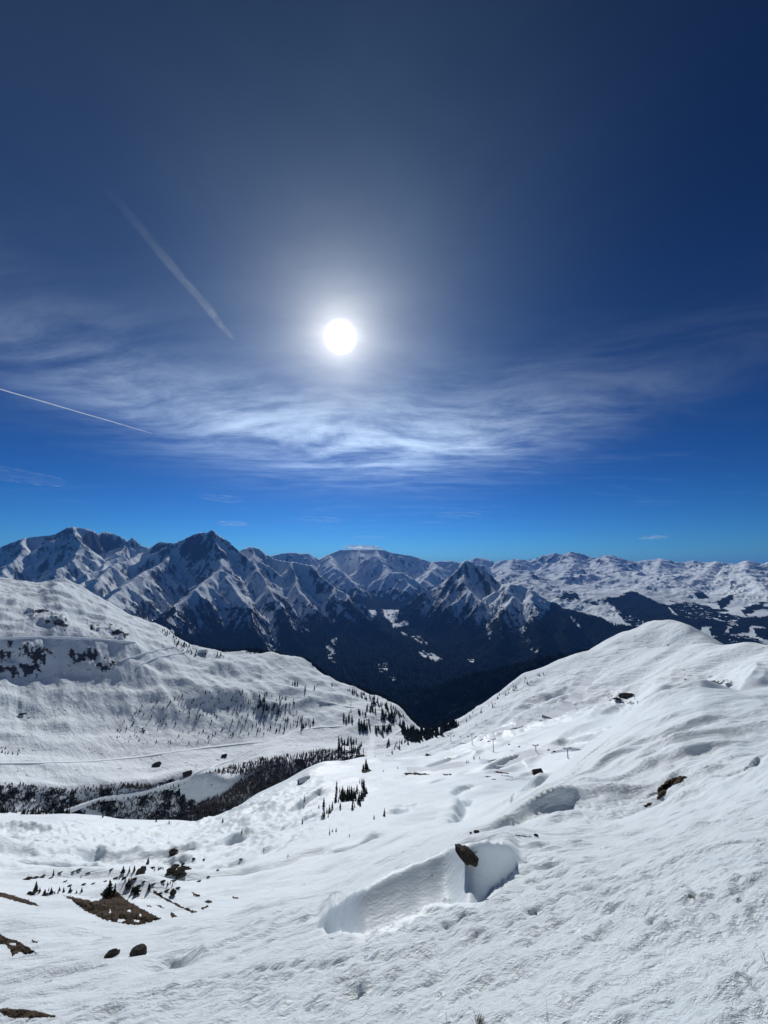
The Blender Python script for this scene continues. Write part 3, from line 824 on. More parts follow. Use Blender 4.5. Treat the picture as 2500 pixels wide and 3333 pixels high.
# ------------------------------------------------------------------ what covers the ground: rock, wood, else snow
def normals_of(h):
    gx, gy = grad_polar(h, R_ALL, TH_MAIN)
    return gx, gy
GXA, GYA = normals_of(HZ)
SLOPE = np.hypot(GXA, GYA)
UA, VA = project(XM, YM, HZ)
RA = R_ALL[:, None] + 0 * XM
rock = np.zeros_like(HZ); wood = np.zeros_like(HZ)
mt = sstep(2300, 2700, RA)
x, y, z = XM, YM, HZ
wr_ = sstep(0.20, 0.34, np.arctan2(x, y))
def blur_cols(a, n):
    c = np.cumsum(np.pad(a, ((0, 0), (n + 1, n)), mode='edge'), axis=1)
    return (c[:, 2 * n + 1:] - c[:, :-2 * n - 1]) / (2 * n + 1)
rib = np.clip((HZ - blur_cols(HZ, 9)) / (RA * 0.0035), -1.2, 1.2)
rib2 = np.clip((HZ - blur_cols(HZ, 3)) / (RA * 0.0010), -1.2, 1.2)
n_a = fbm(x, y, 520, 5, 201)
n_b = fbm(x, y, 160, 4, 211)
band = gnoise(z / 42.0 + 0.7 * gnoise(x / 900, y / 900, 221), (x + y) / 2600.0, 222)
hb_ = HZ.copy()
hb_[NM:] = blur_cols(HZ[NM:], 6)
hb_[NM + 3:-3] = sum(hb_[NM + 3 + q:NA - 3 + q] for q in range(-3, 4)) / 7.0
SL2 = np.hypot(*grad_polar(hb_, R_ALL, TH_MAIN))
steep = 0.35 * SLOPE + 0.72 * SL2 + 0.20 * n_a + 0.22 * n_b + 0.16 * band
n_d = fbm(x, y, 75, 3, 251)
rock = mt * sstep(0.84, 1.34, steep + (0.24 + 0.16 * rib2 + 0.12 * n_d) * wr_ * sstep(9000, 13000, RA) + 0.16 * rib + 0.08 * rib2 + 0.18 * n_d + 0.16 * sstep(100, 900, z)) 
tl = -500 + 150 * n_a + 60 * n_b - 160 * sstep(0.9, 1.3, SLOPE)
wood = mt * sstep(0, 60, tl - z) * (1 - wr_ * sstep(6000, 7600, RA) * sstep(-0.1, 0.25, n_a + 0.2))
gulch = sstep(0.10, 0.34, gnoise(x / 420, y / 420, 231) + 0.4 * n_b) * sstep(0.55, 0.8, SLOPE) * sstep(-900, -620, z)
wood *= 1 - 0.85 * gulch
wood *= 1 - 0.9 * sstep(0.25, 0.8, -rib - 0.3 * rib2 + 0.9 * n_a) * sstep(0.5, 0.75, SLOPE) * sstep(-980, -700, z)
WOODS = [[(1285,1295),(1311,1292),(1345,1286),(1364,1276),(1386,1284),(1415,1298),(1441,1307),(1453,1326),(1501,1338),(1522,1346),(1508,1372),(1405,1372),(1370,1358),(1352,1334),(1333,1317),(1316,1302)],
         [(1441,1307),(1477,1302),(1525,1307),(1554,1322),(1604,1334),(1604,1342),(1465,1330)],
         [(1542,1341),(1577,1343),(1561,1376),(1532,1372)], [(1575,1355),(1600,1348),(1621,1350),(1616,1367),(1573,1371)],
         [(1549,1300),(1575,1286),(1592,1282),(1575,1302),(1558,1318)], [(1621,1341),(1661,1330),(1662,1348),(1634,1350)],
         [(1628,1358),(1663,1356),(1663,1385),(1634,1376)], [(1563,1382),(1609,1371),(1663,1396),(1663,1410),(1570,1405)],
         [(1498,1281),(1515,1278),(1534,1290),(1510,1295)], [(1199,1292),(1222,1280),(1246,1281),(1254,1296)],
         [(1600,1318),(1640,1303),(1661,1298),(1640,1316),(1610,1330)], [(1192,1300),(1240,1318),(1310,1340),(1372,1356),(1405,1372),(1260,1400),(1150,1380)]]
clear = [[(828,1317),(862,1317),(858,1335),(848,1346),(830,1332)], [(846,1349),(880,1341),(884,1350),(850,1357)], [(905,1408),(935,1412),(955,1424),(940,1428),(912,1418)],
         [(1086,1462),(1102,1453),(1125,1446),(1128,1452),(1095,1468)], [(795,1318),(812,1318),(808,1334),(795,1338)], [(1012,1428),(1024,1424),(1022,1432)],
         [(1192,1290),(1260,1301),(1330,1320),(1352,1346),(1330,1350),(1290,1330),(1213,1312)], [(866,1363),(878,1370),(870,1371)]]
jit = 5 * n_b
for pl_ in WOODS:
    wood = np.maximum(wood, mt * (in_poly(UA + jit, VA + jit, pl_) & (RA > 4500) & (RA < 15000)))
snow_top = in_poly(UA, VA, [(700,1180),(820,1180),(830,1198),(760,1206),(690,1212)]) & (RA > 12000)
rock = np.where(snow_top, rock * 0.1, rock)
for pl_ in clear:
    m_ = in_poly(UA + 6 * n_d + 3 * n_b, VA + 3 * n_d + 2 * n_b, pl_) & (RA > 3000)
    wood = np.where(m_, 0.0, wood); rock = np.where(m_, 0.0, rock)
MIXED = [[(702,1385),(728,1378),(722,1400),(726,1430),(712,1428)], [(814,1434),(835,1430),(838,1448),(820,1452)], [(835,1456),(852,1460),(856,1472),(842,1470)],
         [(545,1330),(580,1328),(600,1370),(606,1400),(585,1412),(572,1412)], [(1073,1329),(1105,1329),(1098,1350),(1085,1372),(1078,1350)], [(1050,1330),(1062,1328),(1058,1380),(1052,1376)],
         [(1230,1330),(1250,1345),(1262,1362),(1248,1356)], [(1140,1395),(1165,1400),(1170,1415),(1150,1410)], [(885,1375),(905,1372),(930,1395),(912,1392)], [(610,1335),(640,1345),(668,1362),(650,1366),(622,1352)]]
streaky = np.clip(0.68 + 1.3 * n_d + 0.5 * rib2, 0.05, 1)
for pl_ in MIXED:
    m_ = in_poly(UA + 4 * n_b, VA + 4 * n_b, pl_) & (RA > 3300)
    wood = np.where(m_, wood * streaky, wood)
m_ = in_poly(UA, VA, [(938,1521),(947,1519),(946,1527),(939,1528)]) & (RA > 1500)
wood = np.where(m_, 0.0, wood)
# woods on the slopes just behind the skylines, and on the crest of the far hill
mid = (RA > 900) & (RA <= 2700)
thA = np.arctan2(XM, YM)
back = (RA > np.vstack([np.interp(TH_MAIN, TH_MAIN, RK[-4])])[0][None, :] * 1.02)
wood = np.maximum(wood, mid * back * sstep(0, 50, -250 + 70 * n_b - z) * (1 - sstep(2500, 2700, RA)))
wood = np.maximum(wood, (RA > 2400) * (RA < 3400) * 1.0)
# brush on the bank above the stream; its dark cover also paints in shade
rf_, rt_ = np.exp(gsmooth(np.log(RK[4 + 7]), 1))[None, :], RK[4 + 8][None, :]
bank = ((RA > rf_ - 25) & (RA < rt_ - 6) & (thA < ang(812, 1640)[0])).astype(float)
mead = in_poly(UA, VA, [(432,1664),(470,1662),(533,1672),(518,1690),(493,1712),(430,1736),(400,1722),(385,1700)])
bank[mead] = 0.0
wood = np.maximum(wood, bank * np.clip(0.46 + 0.9 * fbm(x, y, 30, 3, 261), 0, 0.75))
# crags
rc = np.zeros_like(HZ); rc[:NM] = np.maximum(crag, crag2)
n_c = fbm(x, y, 34, 3, 241)
ledge = gnoise(z / 9.0 + 0.8 * gnoise(x / 60, y / 60, 251), (x + y) / 120.0, 253)
rock = np.maximum(rock, sstep(0.66, 0.95, 0.35 * SLOPE + 0.7 * n_c + 0.7 * ledge + 0.42 * rc) * sstep(0.1, 0.6, rc))

# ------------------------------------------------------------------ materials for the land
def new_mat(name):
    m = bpy.data.materials.new(name)
    m.use_nodes = True
    m.node_tree.nodes.clear()
    return m, NT(m.node_tree)

def land_material(name, near):
    m, k = new_mat(name)
    geo = k.node('ShaderNodeNewGeometry')
    pos = geo.outputs['Position']
    rock_a, wood_a = k.attr('rock'), k.attr('wood')
    if near:
        n1 = k.noise(pos, 0.5, 6.0, 0.6)
        snow_c = k.mix(k.ramp(n1, 0.3, 0.7), (0.77, 0.845, 0.87), (0.825, 0.88, 0.895))
        fine = k.noise(k.vm('MULTIPLY', pos, (1.0, 1.5, 1.5)), 14.0, 5.0, 0.65)
        grain = k.noise(pos, 90.0, 2.0, 0.5)
        mid_ = k.noise(pos, 2.6, 5.0, 0.6)
        rot = k.node('ShaderNodeVectorRotate', rotation_type='Z_AXIS')
        k.put(rot.inputs['Vector'], pos); rot.inputs['Angle'].default_value = math.radians(-24)
        drift = k.noise(k.vm('MULTIPLY', rot.outputs[0], (0.42, 1.0, 0.6)), 0.22, 7.0, 0.62)
        hgt = k.m('ADD', k.m('MULTIPLY', drift, 0.75), k.m('MULTIPLY', fine, 0.06))
        sst = k.noise(k.vm('MULTIPLY', rot.outputs[0], (0.17, 1.0, 0.5)), 1.1, 5.0, 0.6)
        sst = k.m('ABSOLUTE', k.m('SUBTRACT', sst, 0.5))
        hgt = k.m('SUBTRACT', hgt, k.m('MULTIPLY', sst, 0.34))
        hgt = k.m('ADD', hgt, k.m('MULTIPLY', mid_, 0.10))
        hgt = k.m('ADD', hgt, k.m('MULTIPLY', grain, 0.012))
        dist = 1.0
    else:
        n1 = k.noise(pos, 0.004, 6.0, 0.6)
        snow_c = k.mix(k.ramp(n1, 0.3, 0.7), (0.775, 0.84, 0.87), (0.82, 0.872, 0.895))
        fine = k.noise(pos, 0.02, 6.0, 0.62)
        rot = k.node('ShaderNodeVectorRotate', rotation_type='Z_AXIS')
        k.put(rot.inputs['Vector'], pos); rot.inputs['Angle'].default_value = math.radians(38)
        sst = k.m('ABSOLUTE', k.m('SUBTRACT', k.noise(k.vm('MULTIPLY', rot.outputs[0], (0.22, 1.0, 0.4)), 0.045, 6.0, 0.62), 0.5))
        hgt = k.m('SUBTRACT', k.m('MULTIPLY', fine, 14.0), k.m('MULTIPLY', sst, 9.0))
        dist = 1.0
    b1 = k.noise(pos, 1.2 if near else 0.035, 7.0, 0.7)
    b2 = k.noise(pos, 0.25 if near else 0.009, 6.0, 0.65)
    rk = k.mix(k.ramp(b1, 0.3, 0.7), (0.028, 0.030, 0.033), (0.098, 0.097, 0.100))
    rk = k.mix(k.ramp(b2, 0.45, 0.65), rk, (0.066, 0.060, 0.056))
    tree_c = k.mix(k.ramp(b1, 0.3, 0.7), (0.004, 0.007, 0.007), (0.014, 0.019, 0.016))
    b3 = k.noise(pos, 5.0 if near else 0.14, 5.0, 0.7)
    brk = k.m('ADD', k.m('MULTIPLY', k.m('SUBTRACT', b1, 0.5), 2.0), k.m('MULTIPLY', k.m('SUBTRACT', b3, 0.5), 1.8))
    rmask = k.ramp(k.m('ADD', rock_a, brk), 0.36, 0.60)
    wmask = k.ramp(k.m('ADD', wood_a, k.m('MULTIPLY', brk, 0.8)), 0.36, 0.60)
    col = k.mix(rmask, snow_c, rk)
    col = k.mix(wmask, col, tree_c)
    bsdf = k.node('ShaderNodeBsdfPrincipled')
    k.put(bsdf.inputs['Base Color'], col)
    bsdf.inputs['Roughness'].default_value = 0.45 if near else 0.8
    bsdf.inputs['Specular IOR Level'].default_value = 0.4 if near else 0.0
    bump = k.node('ShaderNodeBump')
    if near: k.put(bump.inputs['Strength'], k.ramp(k.attr('pack'), 0.0, 1.0, 0.9, 0.22, False))
    else: bump.inputs['Strength'].default_value = 0.6
    bump.inputs['Distance'].default_value = dist
    k.put(bump.inputs['Height'], hgt)
    k.put(bsdf.inputs['Normal'], bump.outputs[0])
    o = k.node('ShaderNodeOutputMaterial')
    k.t.links.new(bsdf.outputs[0], o.inputs[0])
    return m

MAT_NEAR = land_material('crusted_snow', True)
MAT_FAR = land_material('mountain_snow_rock_and_wood', False)

def mesh_from(name, co, quads, nrm, attrs, mat):
    me = bpy.data.meshes.new(name)
    nv, nf = len(co), len(quads)
    me.vertices.add(nv)
    me.vertices.foreach_set('co', co.astype(np.float32).ravel())
    me.loops.add(nf * 4)
    me.loops.foreach_set('vertex_index', quads.astype(np.int32).ravel())
    me.polygons.add(nf)
    me.polygons.foreach_set('loop_start', np.arange(0, nf * 4, 4, dtype=np.int32))
    me.polygons.foreach_set('loop_total', np.full(nf, 4, dtype=np.int32))
    me.update(calc_edges=True)
    me.polygons.foreach_set('use_smooth', np.ones(nf, bool))
    for an, av in attrs.items():
        at = me.attributes.new(an, 'FLOAT', 'POINT')
        at.data.foreach_set('value', av.astype(np.float32))
    me.materials.append(mat)
    if nrm is not None:
        me.normals_split_custom_set_from_vertices(nrm.astype(np.float32))
    return me

def land(name, rows, cols, h, x, y, gx, gy, keep, mat, label=None):
    """one sheet of the height field; keep is a mask over its cells"""
    nr, nc = h.shape
    rr, cc = np.nonzero(keep)
    if len(rr) == 0: return None
    a = rr * nc + cc
    quads = np.stack([a, a + nc, a + nc + 1, a + 1], 1)
    used = np.unique(quads)
    remap = np.full(nr * nc, -1, np.int64); remap[used] = np.arange(len(used))
    co = np.stack([x.ravel()[used], y.ravel()[used], h.ravel()[used]], 1)
    n = np.stack([-gx.ravel()[used], -gy.ravel()[used], np.ones(len(used))], 1)
    n /= np.linalg.norm(n, axis=1)[:, None]
    at = {'rock': rock[rows[0]:rows[1], cols[0]:cols[1]].ravel()[used] if rock is not None else None,
          'wood': wood[rows[0]:rows[1], cols[0]:cols[1]].ravel()[used]}
    if mat is MAT_NEAR and nc == NC and rows[1] <= NM:
        at['pack'] = HOL[rows[0]:rows[1], :].ravel()[used]
    me = mesh_from(name, co, remap[quads][:, ::-1], n, at, mat)
    o = bpy.data.objects.new(name, me)
    COL.objects.link(o)
    o['kind'] = 'structure'
    if label: o['label'] = label
    return o

def cut(name, r0, r1, sel, mat, label):
    """rows r0..r1 of the field, cells where sel is true"""
    return land(name, (r0, r1), (0, NC), HZ[r0:r1], XM[r0:r1], YM[r0:r1], GXA[r0:r1], GYA[r0:r1], sel, mat, label)

RNEAR_I = int(np.searchsorted(R_ALL, 130.0))
RMID_I = NM - 1
RVAL_I = int(np.searchsorted(R_ALL, 3300.0))
def cells(r0, r1): return np.ones((r1 - r0 - 1, NC - 1), bool)
# near slope
cut('snow_slope', 0, RNEAR_I + 1, cells(0, RNEAR_I + 1), MAT_NEAR, 'crusted white snow slope falling away under the viewpoint')
# middle ground, split where the hidden hollows run
r0, r1 = RNEAR_I, RVAL_I + 1
rc_ = R_ALL[r0:r1 - 1, None] + 0 * TH_MAIN[None, :-1]
thc = TH_MAIN[None, :-1] + 0 * rc_
bed = np.exp(np.interp(TH_MAIN[:-1], TH_MAIN, np.log(RK[4 + 6])))[None, :]
crestR = RK[4 + 12][None, :-1]
th_gap = ang(880, 1600)[0]
own = rc_ < bed
backs = rc_ >= crestR * 1.12
left = (~own) & (~backs) & (thc < th_gap)
right = (~own) & (~backs) & (thc >= th_gap)
cut('ski_bowl', r0, r1, own, MAT_NEAR, 'snowy bowl of ski slopes below the crusted foreground')
cut('hillside', r0, r1, left, MAT_FAR, 'broad snowy hillside dotted with firs across the stream')
cut('domed_hill', r0, r1, right, MAT_FAR, 'snowy shoulder rising to a smooth rounded dome')
cut('valley', r0, r1, backs, MAT_FAR, 'dark wooded deep valley behind the snowy hills')
# mountains, split by massif
r0, r1 = RVAL_I, NA
wh = WHO[RVAL_I - I0:][:r1 - r0 - 1, :NC - 1].astype(int)
LBL = {0: 'broad dark layered massif with a small white snow cap', 1: 'pyramid peak with long snowy ribs and wooded foot', 2: 'wide glacier dome with white ice under a flat cloud', 3: 'rocky tooth shaped peak above dark wooded flanks', 4: 'chain of small white summits behind the ski resort', 5: 'pale blue summits along the horizon', 6: 'valley floors and snowfields between the mountains'}
NMS = {0: 'mountain', 1: 'mountain', 2: 'mountain', 3: 'mountain', 4: 'mountain_range', 5: 'mountain_range', 6: 'terrain'}
for w_ in range(7):
    s_ = wh == w_
    if w_ == 6: s_ = (wh == 6) | (wh < 0)
    cut(NMS[w_], r0, r1, s_, MAT_FAR, LBL[w_])

# behind the viewpoint the slope goes on uphill
def back_land():
    thb = np.concatenate([[TH_MAIN[-1]], TH_BACK, [TH_MAIN[0] + 2 * np.pi]])
    rb = R_NM[::3]
    xb, yb = rb[:, None] * np.sin(thb)[None, :], rb[:, None] * np.cos(thb)[None, :]
    pl = GX * xb + GY * yb
    hb = -EYE + np.where(pl > 0, 140 * (1 - np.exp(-pl / 140)), pl)
    hb += 0.02 * np.minimum(rb[:, None], 400) * gnoise(xb / 40, yb / 40, 300)
    eh = HZ[:NM][::3]
    wl = sstep(0, 0.5, thb[-1] - thb)[None, :]; wr = sstep(0, 0.5, thb - thb[0])[None, :]
    hb = hb * wl + eh[:, :1] * (1 - wl)
    hb = hb * wr + eh[:, -1:] * (1 - wr)
    nr, nc = hb.shape
    gx, gy = grad_polar(hb, rb, thb)
    global rock, wood
    rs, ws = rock, wood
    rock, wood = np.zeros((nr, nc)), np.zeros((nr, nc))
    land('hill', (0, nr), (0, nc), hb, xb, yb, gx, gy, np.ones((nr - 1, nc - 1), bool), MAT_NEAR, 'snow slope going on uphill behind the viewpoint')
    rock, wood = rs, ws
back_land()

# ------------------------------------------------------------------ helpers for things
def simple_mat(name, c1, c2, scale=2.0, rough=0.85, bump=0.0, bscale=None, detail=5.0):
    m, k = new_mat(name)
    co = k.node('ShaderNodeTexCoord').outputs['Object']
    n = k.noise(co, scale, detail, 0.6)
    b = k.node('ShaderNodeBsdfPrincipled')
    k.put(b.inputs['Base Color'], k.mix(k.ramp(n, 0.3, 0.7), c1, c2))
    b.inputs['Roughness'].default_value = rough
    b.inputs['Specular IOR Level'].default_value = 0.15
    if bump:
        bp = k.node('ShaderNodeBump'); bp.inputs['Strength'].default_value = 0.8; bp.inputs['Distance'].default_value = bump
        k.put(bp.inputs['Height'], k.noise(co, bscale or scale * 3, 5.0, 0.65))
        k.put(b.inputs['Normal'], bp.outputs[0])
    o = k.node('ShaderNodeOutputMaterial'); k.t.links.new(b.outputs[0], o.inputs[0])
    return m

M_NEEDLE = simple_mat('fir_needles', (0.006, 0.010, 0.007), (0.026, 0.036, 0.022), 1.2)
M_BARK = simple_mat('bark', (0.035, 0.026, 0.020), (0.075, 0.058, 0.046), 3.0)
M_BRUSH = simple_mat('bare_brush', (0.050, 0.043, 0.038), (0.140, 0.120, 0.104), 0.6)
M_WOODS = simple_mat('distant_firs', (0.004, 0.007, 0.006), (0.016, 0.022, 0.016), 0.02)
M_ROCK = simple_mat('dark_rock', (0.022, 0.019, 0.016), (0.085, 0.072, 0.058), 2.2, 0.9, 0.06, 7.0)
M_TURF = simple_mat('dry_turf', (0.014, 0.010, 0.007), (0.105, 0.075, 0.050), 2.2, 0.95, 0.25, 4.0, 9.0)
M_STRAW = simple_mat('dry_straw', (0.07, 0.055, 0.032), (0.16, 0.13, 0.08), 4.0)
M_STEEL = simple_mat('dark_galvanised_steel', (0.08, 0.085, 0.09), (0.14, 0.145, 0.15), 2.0, 0.5)
M_TIMBER = simple_mat('weathered_timber', (0.030, 0.021, 0.015), (0.075, 0.052, 0.036), 1.5, 0.85)
M_ROOFSNOW = simple_mat('roof_snow', (0.77, 0.82, 0.87), (0.82, 0.86, 0.89), 0.5, 0.7)
M_ROOFDARK = simple_mat('dark_shingle_roof', (0.028, 0.024, 0.022), (0.060, 0.050, 0.044), 1.0, 0.8)
M_STONE = simple_mat('stone_wall', (0.10, 0.09, 0.08), (0.20, 0.18, 0.16), 1.0, 0.9)
M_GLASS = simple_mat('dark_glass', (0.015, 0.018, 0.022), (0.03, 0.035, 0.04), 1.0, 0.15)
M_ROAD = simple_mat('groomed_snow', (0.79, 0.835, 0.875), (0.83, 0.87, 0.90), 0.05, 0.7)

def py_mesh(name, verts, faces, mats, midx=None, smooth=False):
    me = bpy.data.meshes.new(name)
    me.from_pydata([tuple(v) for v in verts], [], faces)
    for m in (mats if isinstance(mats, (list, tuple)) else [mats]):
        me.materials.append(m)
    if midx is not None:
        me.polygons.foreach_set('material_index', midx)
    if smooth:
        me.polygons.foreach_set('use_smooth', [True] * len(me.polygons))
    me.update()
    return me

def link(name, me, parent=None, loc=None):
    o = bpy.data.objects.new(name, me)
    COL.objects.link(o)
    if parent is not None: o.parent = parent
    if loc is not None: o.location = loc
    return o

def tag(o, label=None, cat=None, group=None, kind=None):
    if label: o['label'] = label
    if cat: o['category'] = cat
    if group: o['group'] = group
    if kind: o['kind'] = kind
    return o

class MB:
    def __init__(s): s.v, s.f = [], []
    def box(s, c, size, rz=0.0, taper=1.0):
        cx, cy, cz = c; a, b, h = size[0] / 2, size[1] / 2, size[2] / 2
        n = len(s.v); ca, sa = math.cos(rz), math.sin(rz)
        for z, t in ((-h, 1.0), (h, taper)):
            for x, y in ((-a, -b), (a, -b), (a, b), (-a, b)):
                x, y = x * t, y * t
                s.v.append((cx + x * ca - y * sa, cy + x * sa + y * ca, cz + z))
        s.f += [(n, n+3, n+2, n+1), (n+4, n+5, n+6, n+7)] + [(n+i, n+(i+1) % 4, n+4+(i+1) % 4, n+4+i) for i in range(4)]
    def tube(s, p, q, r0, r1, seg=7):
        p, q = Vector(p), Vector(q); d = (q - p).normalized()
        u = d.orthogonal().normalized(); w = d.cross(u)
        n = len(s.v)
        for c, r in ((p, r0), (q, r1)):
            for i in range(seg):
                a = 2 * math.pi * i / seg
                s.v.append(tuple(c + u * (r * math.cos(a)) + w * (r * math.sin(a))))
        for i in range(seg):
            j = (i + 1) % seg
            s.f.append((n + i, n + j, n + seg + j, n + seg + i))
        s.f.append(tuple(n + i for i in reversed(range(seg)))); s.f.append(tuple(n + seg + i for i in range(seg)))
    def build(s, name, mat, parent=None, loc=None):
        return link(name, py_mesh(name, s.v, s.f, mat), parent, loc)

# ------------------------------------------------------------------ roads pressed into the snow
def ribbon(pts, width, label, lift=0.5, rmin=0, mat=None):
    P = []
    for (u0, v0), (u1, v1) in zip(pts[:-1], pts[1:]):
        n = max(2, int(math.hypot(u1 - u0, v1 - v0) / 5))
        for i in range(n):
            p = pick(u0 + (u1 - u0) * i / n, v0 + (v1 - v0) * i / n, rmin)
            if p: P.append(p)
    p = pick(*pts[-1], rmin)
    if p: P.append(p)
    A = np.array([tuple(p) for p in P])
    for _ in range(3):
        A[1:-1] = (A[:-2] + 2 * A[1:-1] + A[2:]) / 4
    V, Fc = [], []
    n = len(A)
    for i in range(n):
        t = A[min(i + 1, n - 1)] - A[max(i - 1, 0)]
        t = t / (np.hypot(t[0], t[1]) + 1e-9)
        nx, ny = -t[1], t[0]
        x, y = A[i, 0], A[i, 1]
        z0 = ground(x, y)
        w = width / 2
        ga, gb = ground(x + nx * w, y + ny * w), ground(x - nx * w, y - ny * w)
        top = 0.5 * (ga + gb) + lift + 0.15 * abs(ga - gb)
        V += [(x + nx * (w + 1.2), y + ny * (w + 1.2), min(ga, top) - 1.5), (x + nx * w, y + ny * w, top),
              (x - nx * w, y - ny * w, top), (x - nx * (w + 1.2), y - ny * (w + 1.2), min(gb, top) - 1.5)]
        if i:
            b, a = 4 * i, 4 * (i - 1)
            for j in range(3):
                Fc.append((a + j, b + j, b + j + 1, a + j + 1))
    me = py_mesh('snow_road', V, Fc, mat or M_ROAD)
    o = link('snow_road', me)
    tag(o, label, None, None, 'structure')

for pts, w_, lb in [
    ([(0,1378),(60,1376),(140,1376),(230,1381),(290,1388)], 9, 'snow road along the ledge above the crags'),
    ([(255,1428),(300,1415),(340,1404),(375,1397)], 7, 'upper snow track climbing to the far skyline'),
    ([(295,1442),(310,1431),(340,1420),(398,1409)], 7, 'lower snow track climbing to the far skyline'),
    ([(0,1648),(100,1647),(200,1644),(300,1635),(380,1623),(450,1614),(520,1606),(590,1600)], 8, 'long level snow road across the far plateau'),
    ([(137,1752),(216,1724),(306,1710),(378,1690),(432,1664),(504,1640),(540,1620),(597,1598),(627,1583),(657,1575),(687,1570),(717,1569),(745,1568),(763,1563),(773,1557),(797,1552)], 8, 'winding snow road rising from the stream to the woods'),
    ([(438,1722),(441,1700),(445,1673)], 5, 'short path over the small meadow'),
    ([(809,1567),(841,1566),(860,1562)], 7, 'short road between dark firs'),
    ([(797,1645),(800,1625),(805,1608),(806,1590),(799,1570),(785,1556)], 14, 'ski run dropping through the gap in the woods'),
    ([(819,1610),(832,1598),(845,1588),(867,1578),(871,1562),(867,1549)], 9, 'hairpin snow road at the mouth of the valley'),
    ([(690,1512),(750,1526),(817,1531),(837,1535),(859,1549)], 8, 'sunlit run along the edge of the far hill')]:
    ribbon(pts, w_, lb, rmin=640)
for pts, w_, lf, lb in [([(1292,1450),(1275,1475),(1250,1507),(1213,1538),(1185,1552)], 24, 0.4, 'groomed piste dropping down the sunlit shoulder'),
    ([(930,1632),(1000,1606),(1083,1578),(1135,1560)], 16, 0.3, 'groomed piste crossing above the chairlift'),
    ([(880,1667),(929,1664),(1025,1652),(1110,1636),(1200,1622),(1322,1606)], 14, 0.3, 'groomed piste running below the chairlift'),
    ([(1335,1403),(1390,1400),(1445,1395)], 4, 0.5, 'narrow snow path below the rounded dome'),
    ([(1290,1510),(1320,1526),(1380,1534),(1420,1547)], 4, 0.4, 'narrow snow path curving under the jagged crag')]:
    ribbon(pts, w_, lb, lift=lf, rmin=300)

# ------------------------------------------------------------------ conifers
def crown_mesh(name, seed, layers=8, seg=9, h=1.0, wid=0.21, base=0.06, mat=None):
    r = random.Random(seed)
    V, Fc = [], []
    for L in range(layers):
        f = L / (layers - 1)
        zt = h * (base + (1 - base) * min(1.0, (f + 1.35 / layers)))
        zb = h * (base + (1 - base) * f * 0.96)
        rad = wid * h * ((1 - f) ** 0.85) * r.uniform(0.82, 1.15) + 0.012 * h
        n = len(V); ph = r.uniform(0, 6.28)
        ox, oy = r.uniform(-1, 1) * 0.012 * h, r.uniform(-1, 1) * 0.012 * h
        V.append((ox, oy, zt))
        for i in range(seg):
            a = ph + 2 * math.pi * i / seg + r.uniform(-0.18, 0.18)
            tip = i % 2 == 0
            rr = rad * (r.uniform(0.85, 1.25) if tip else r.uniform(0.42, 0.66))
            V.append((ox + rr * math.cos(a), oy + rr * math.sin(a), zb - (r.uniform(0.0, 0.05) if tip else -0.012) * h))
        for i in range(seg):
            Fc.append((n, n + 1 + i, n + 1 + (i + 1) % seg))
    return py_mesh(name, V, Fc, mat or M_NEEDLE)

def trunk_mesh(name, h=1.0, seed=0):
    b = MB(); b.tube((0, 0, -0.06 * h), (0, 0, 0.55 * h), 0.022 * h, 0.009 * h, 6)
    return py_mesh(name, b.v, b.f, M_BARK)

CROWNS = [crown_mesh('fir_crown', s, 9, 11, 1.0, w_) for s, w_ in ((1, 0.20), (2, 0.16), (3, 0.24), (4, 0.13), (5, 0.18), (6, 0.28))]
TRUNK = trunk_mesh('fir_trunk')
SMALL = []
for s, w_ in ((11, 0.19), (12, 0.15), (13, 0.24)):
    c = crown_mesh('small_fir', s, 5, 7, 1.0, w_)
    SMALL.append(c)
FIRS = []
def fir(u, v, hpx, label, group=None, kind=None, rmin=0.0, wide=1.0):
    FIRS.append((hpx, u, v, label, group, rmin, wide))

def plant():
    """the largest ones in view become trees of their own, the rest one scatter"""
    order = sorted(FIRS, key=lambda q: -q[0])
    rest = []
    for i, (hpx, u, v, label, group, rmin, wide) in enumerate(order):
        p = pick(u, v, rmin)
        if p is None: continue
        depth = p.y * CP + p.z * SP
        h = hpx * depth / F * 1.06
        if i >= 292:
            rest.append(((p.x, p.y, p.z), h)); continue
        sx_ = random.uniform(0.9, 1.15) * wide
        if hpx >= 9:
            e = bpy.data.objects.new('fir_tree', None); COL.objects.link(e)
            e.empty_display_size = 0.1
            e.location = (p.x, p.y, p.z); e.rotation_euler = (random.uniform(-0.04, 0.04), random.uniform(-0.04, 0.04), random.uniform(0, 6.28)); e.scale = (h * sx_, h * sx_, h)
            link('crown', random.choice(CROWNS), e); link('trunk', TRUNK, e)
        else:
            e = link('fir_tree', random.choice(SMALL))
            e.location = (p.x, p.y, p.z - 0.03 * h); e.rotation_euler = (random.uniform(-0.05, 0.05), 0, random.uniform(0, 6.28)); e.scale = (h * sx_, h * sx_, h)
        tag(e, label, 'fir tree', group)
    wood_mass('scattered_firs', 'many tiny firs sprinkled over the far hillside', [p for p, _ in rest], [h for _, h in rest], 0.19, M_NEEDLE, 5, 7, 2)

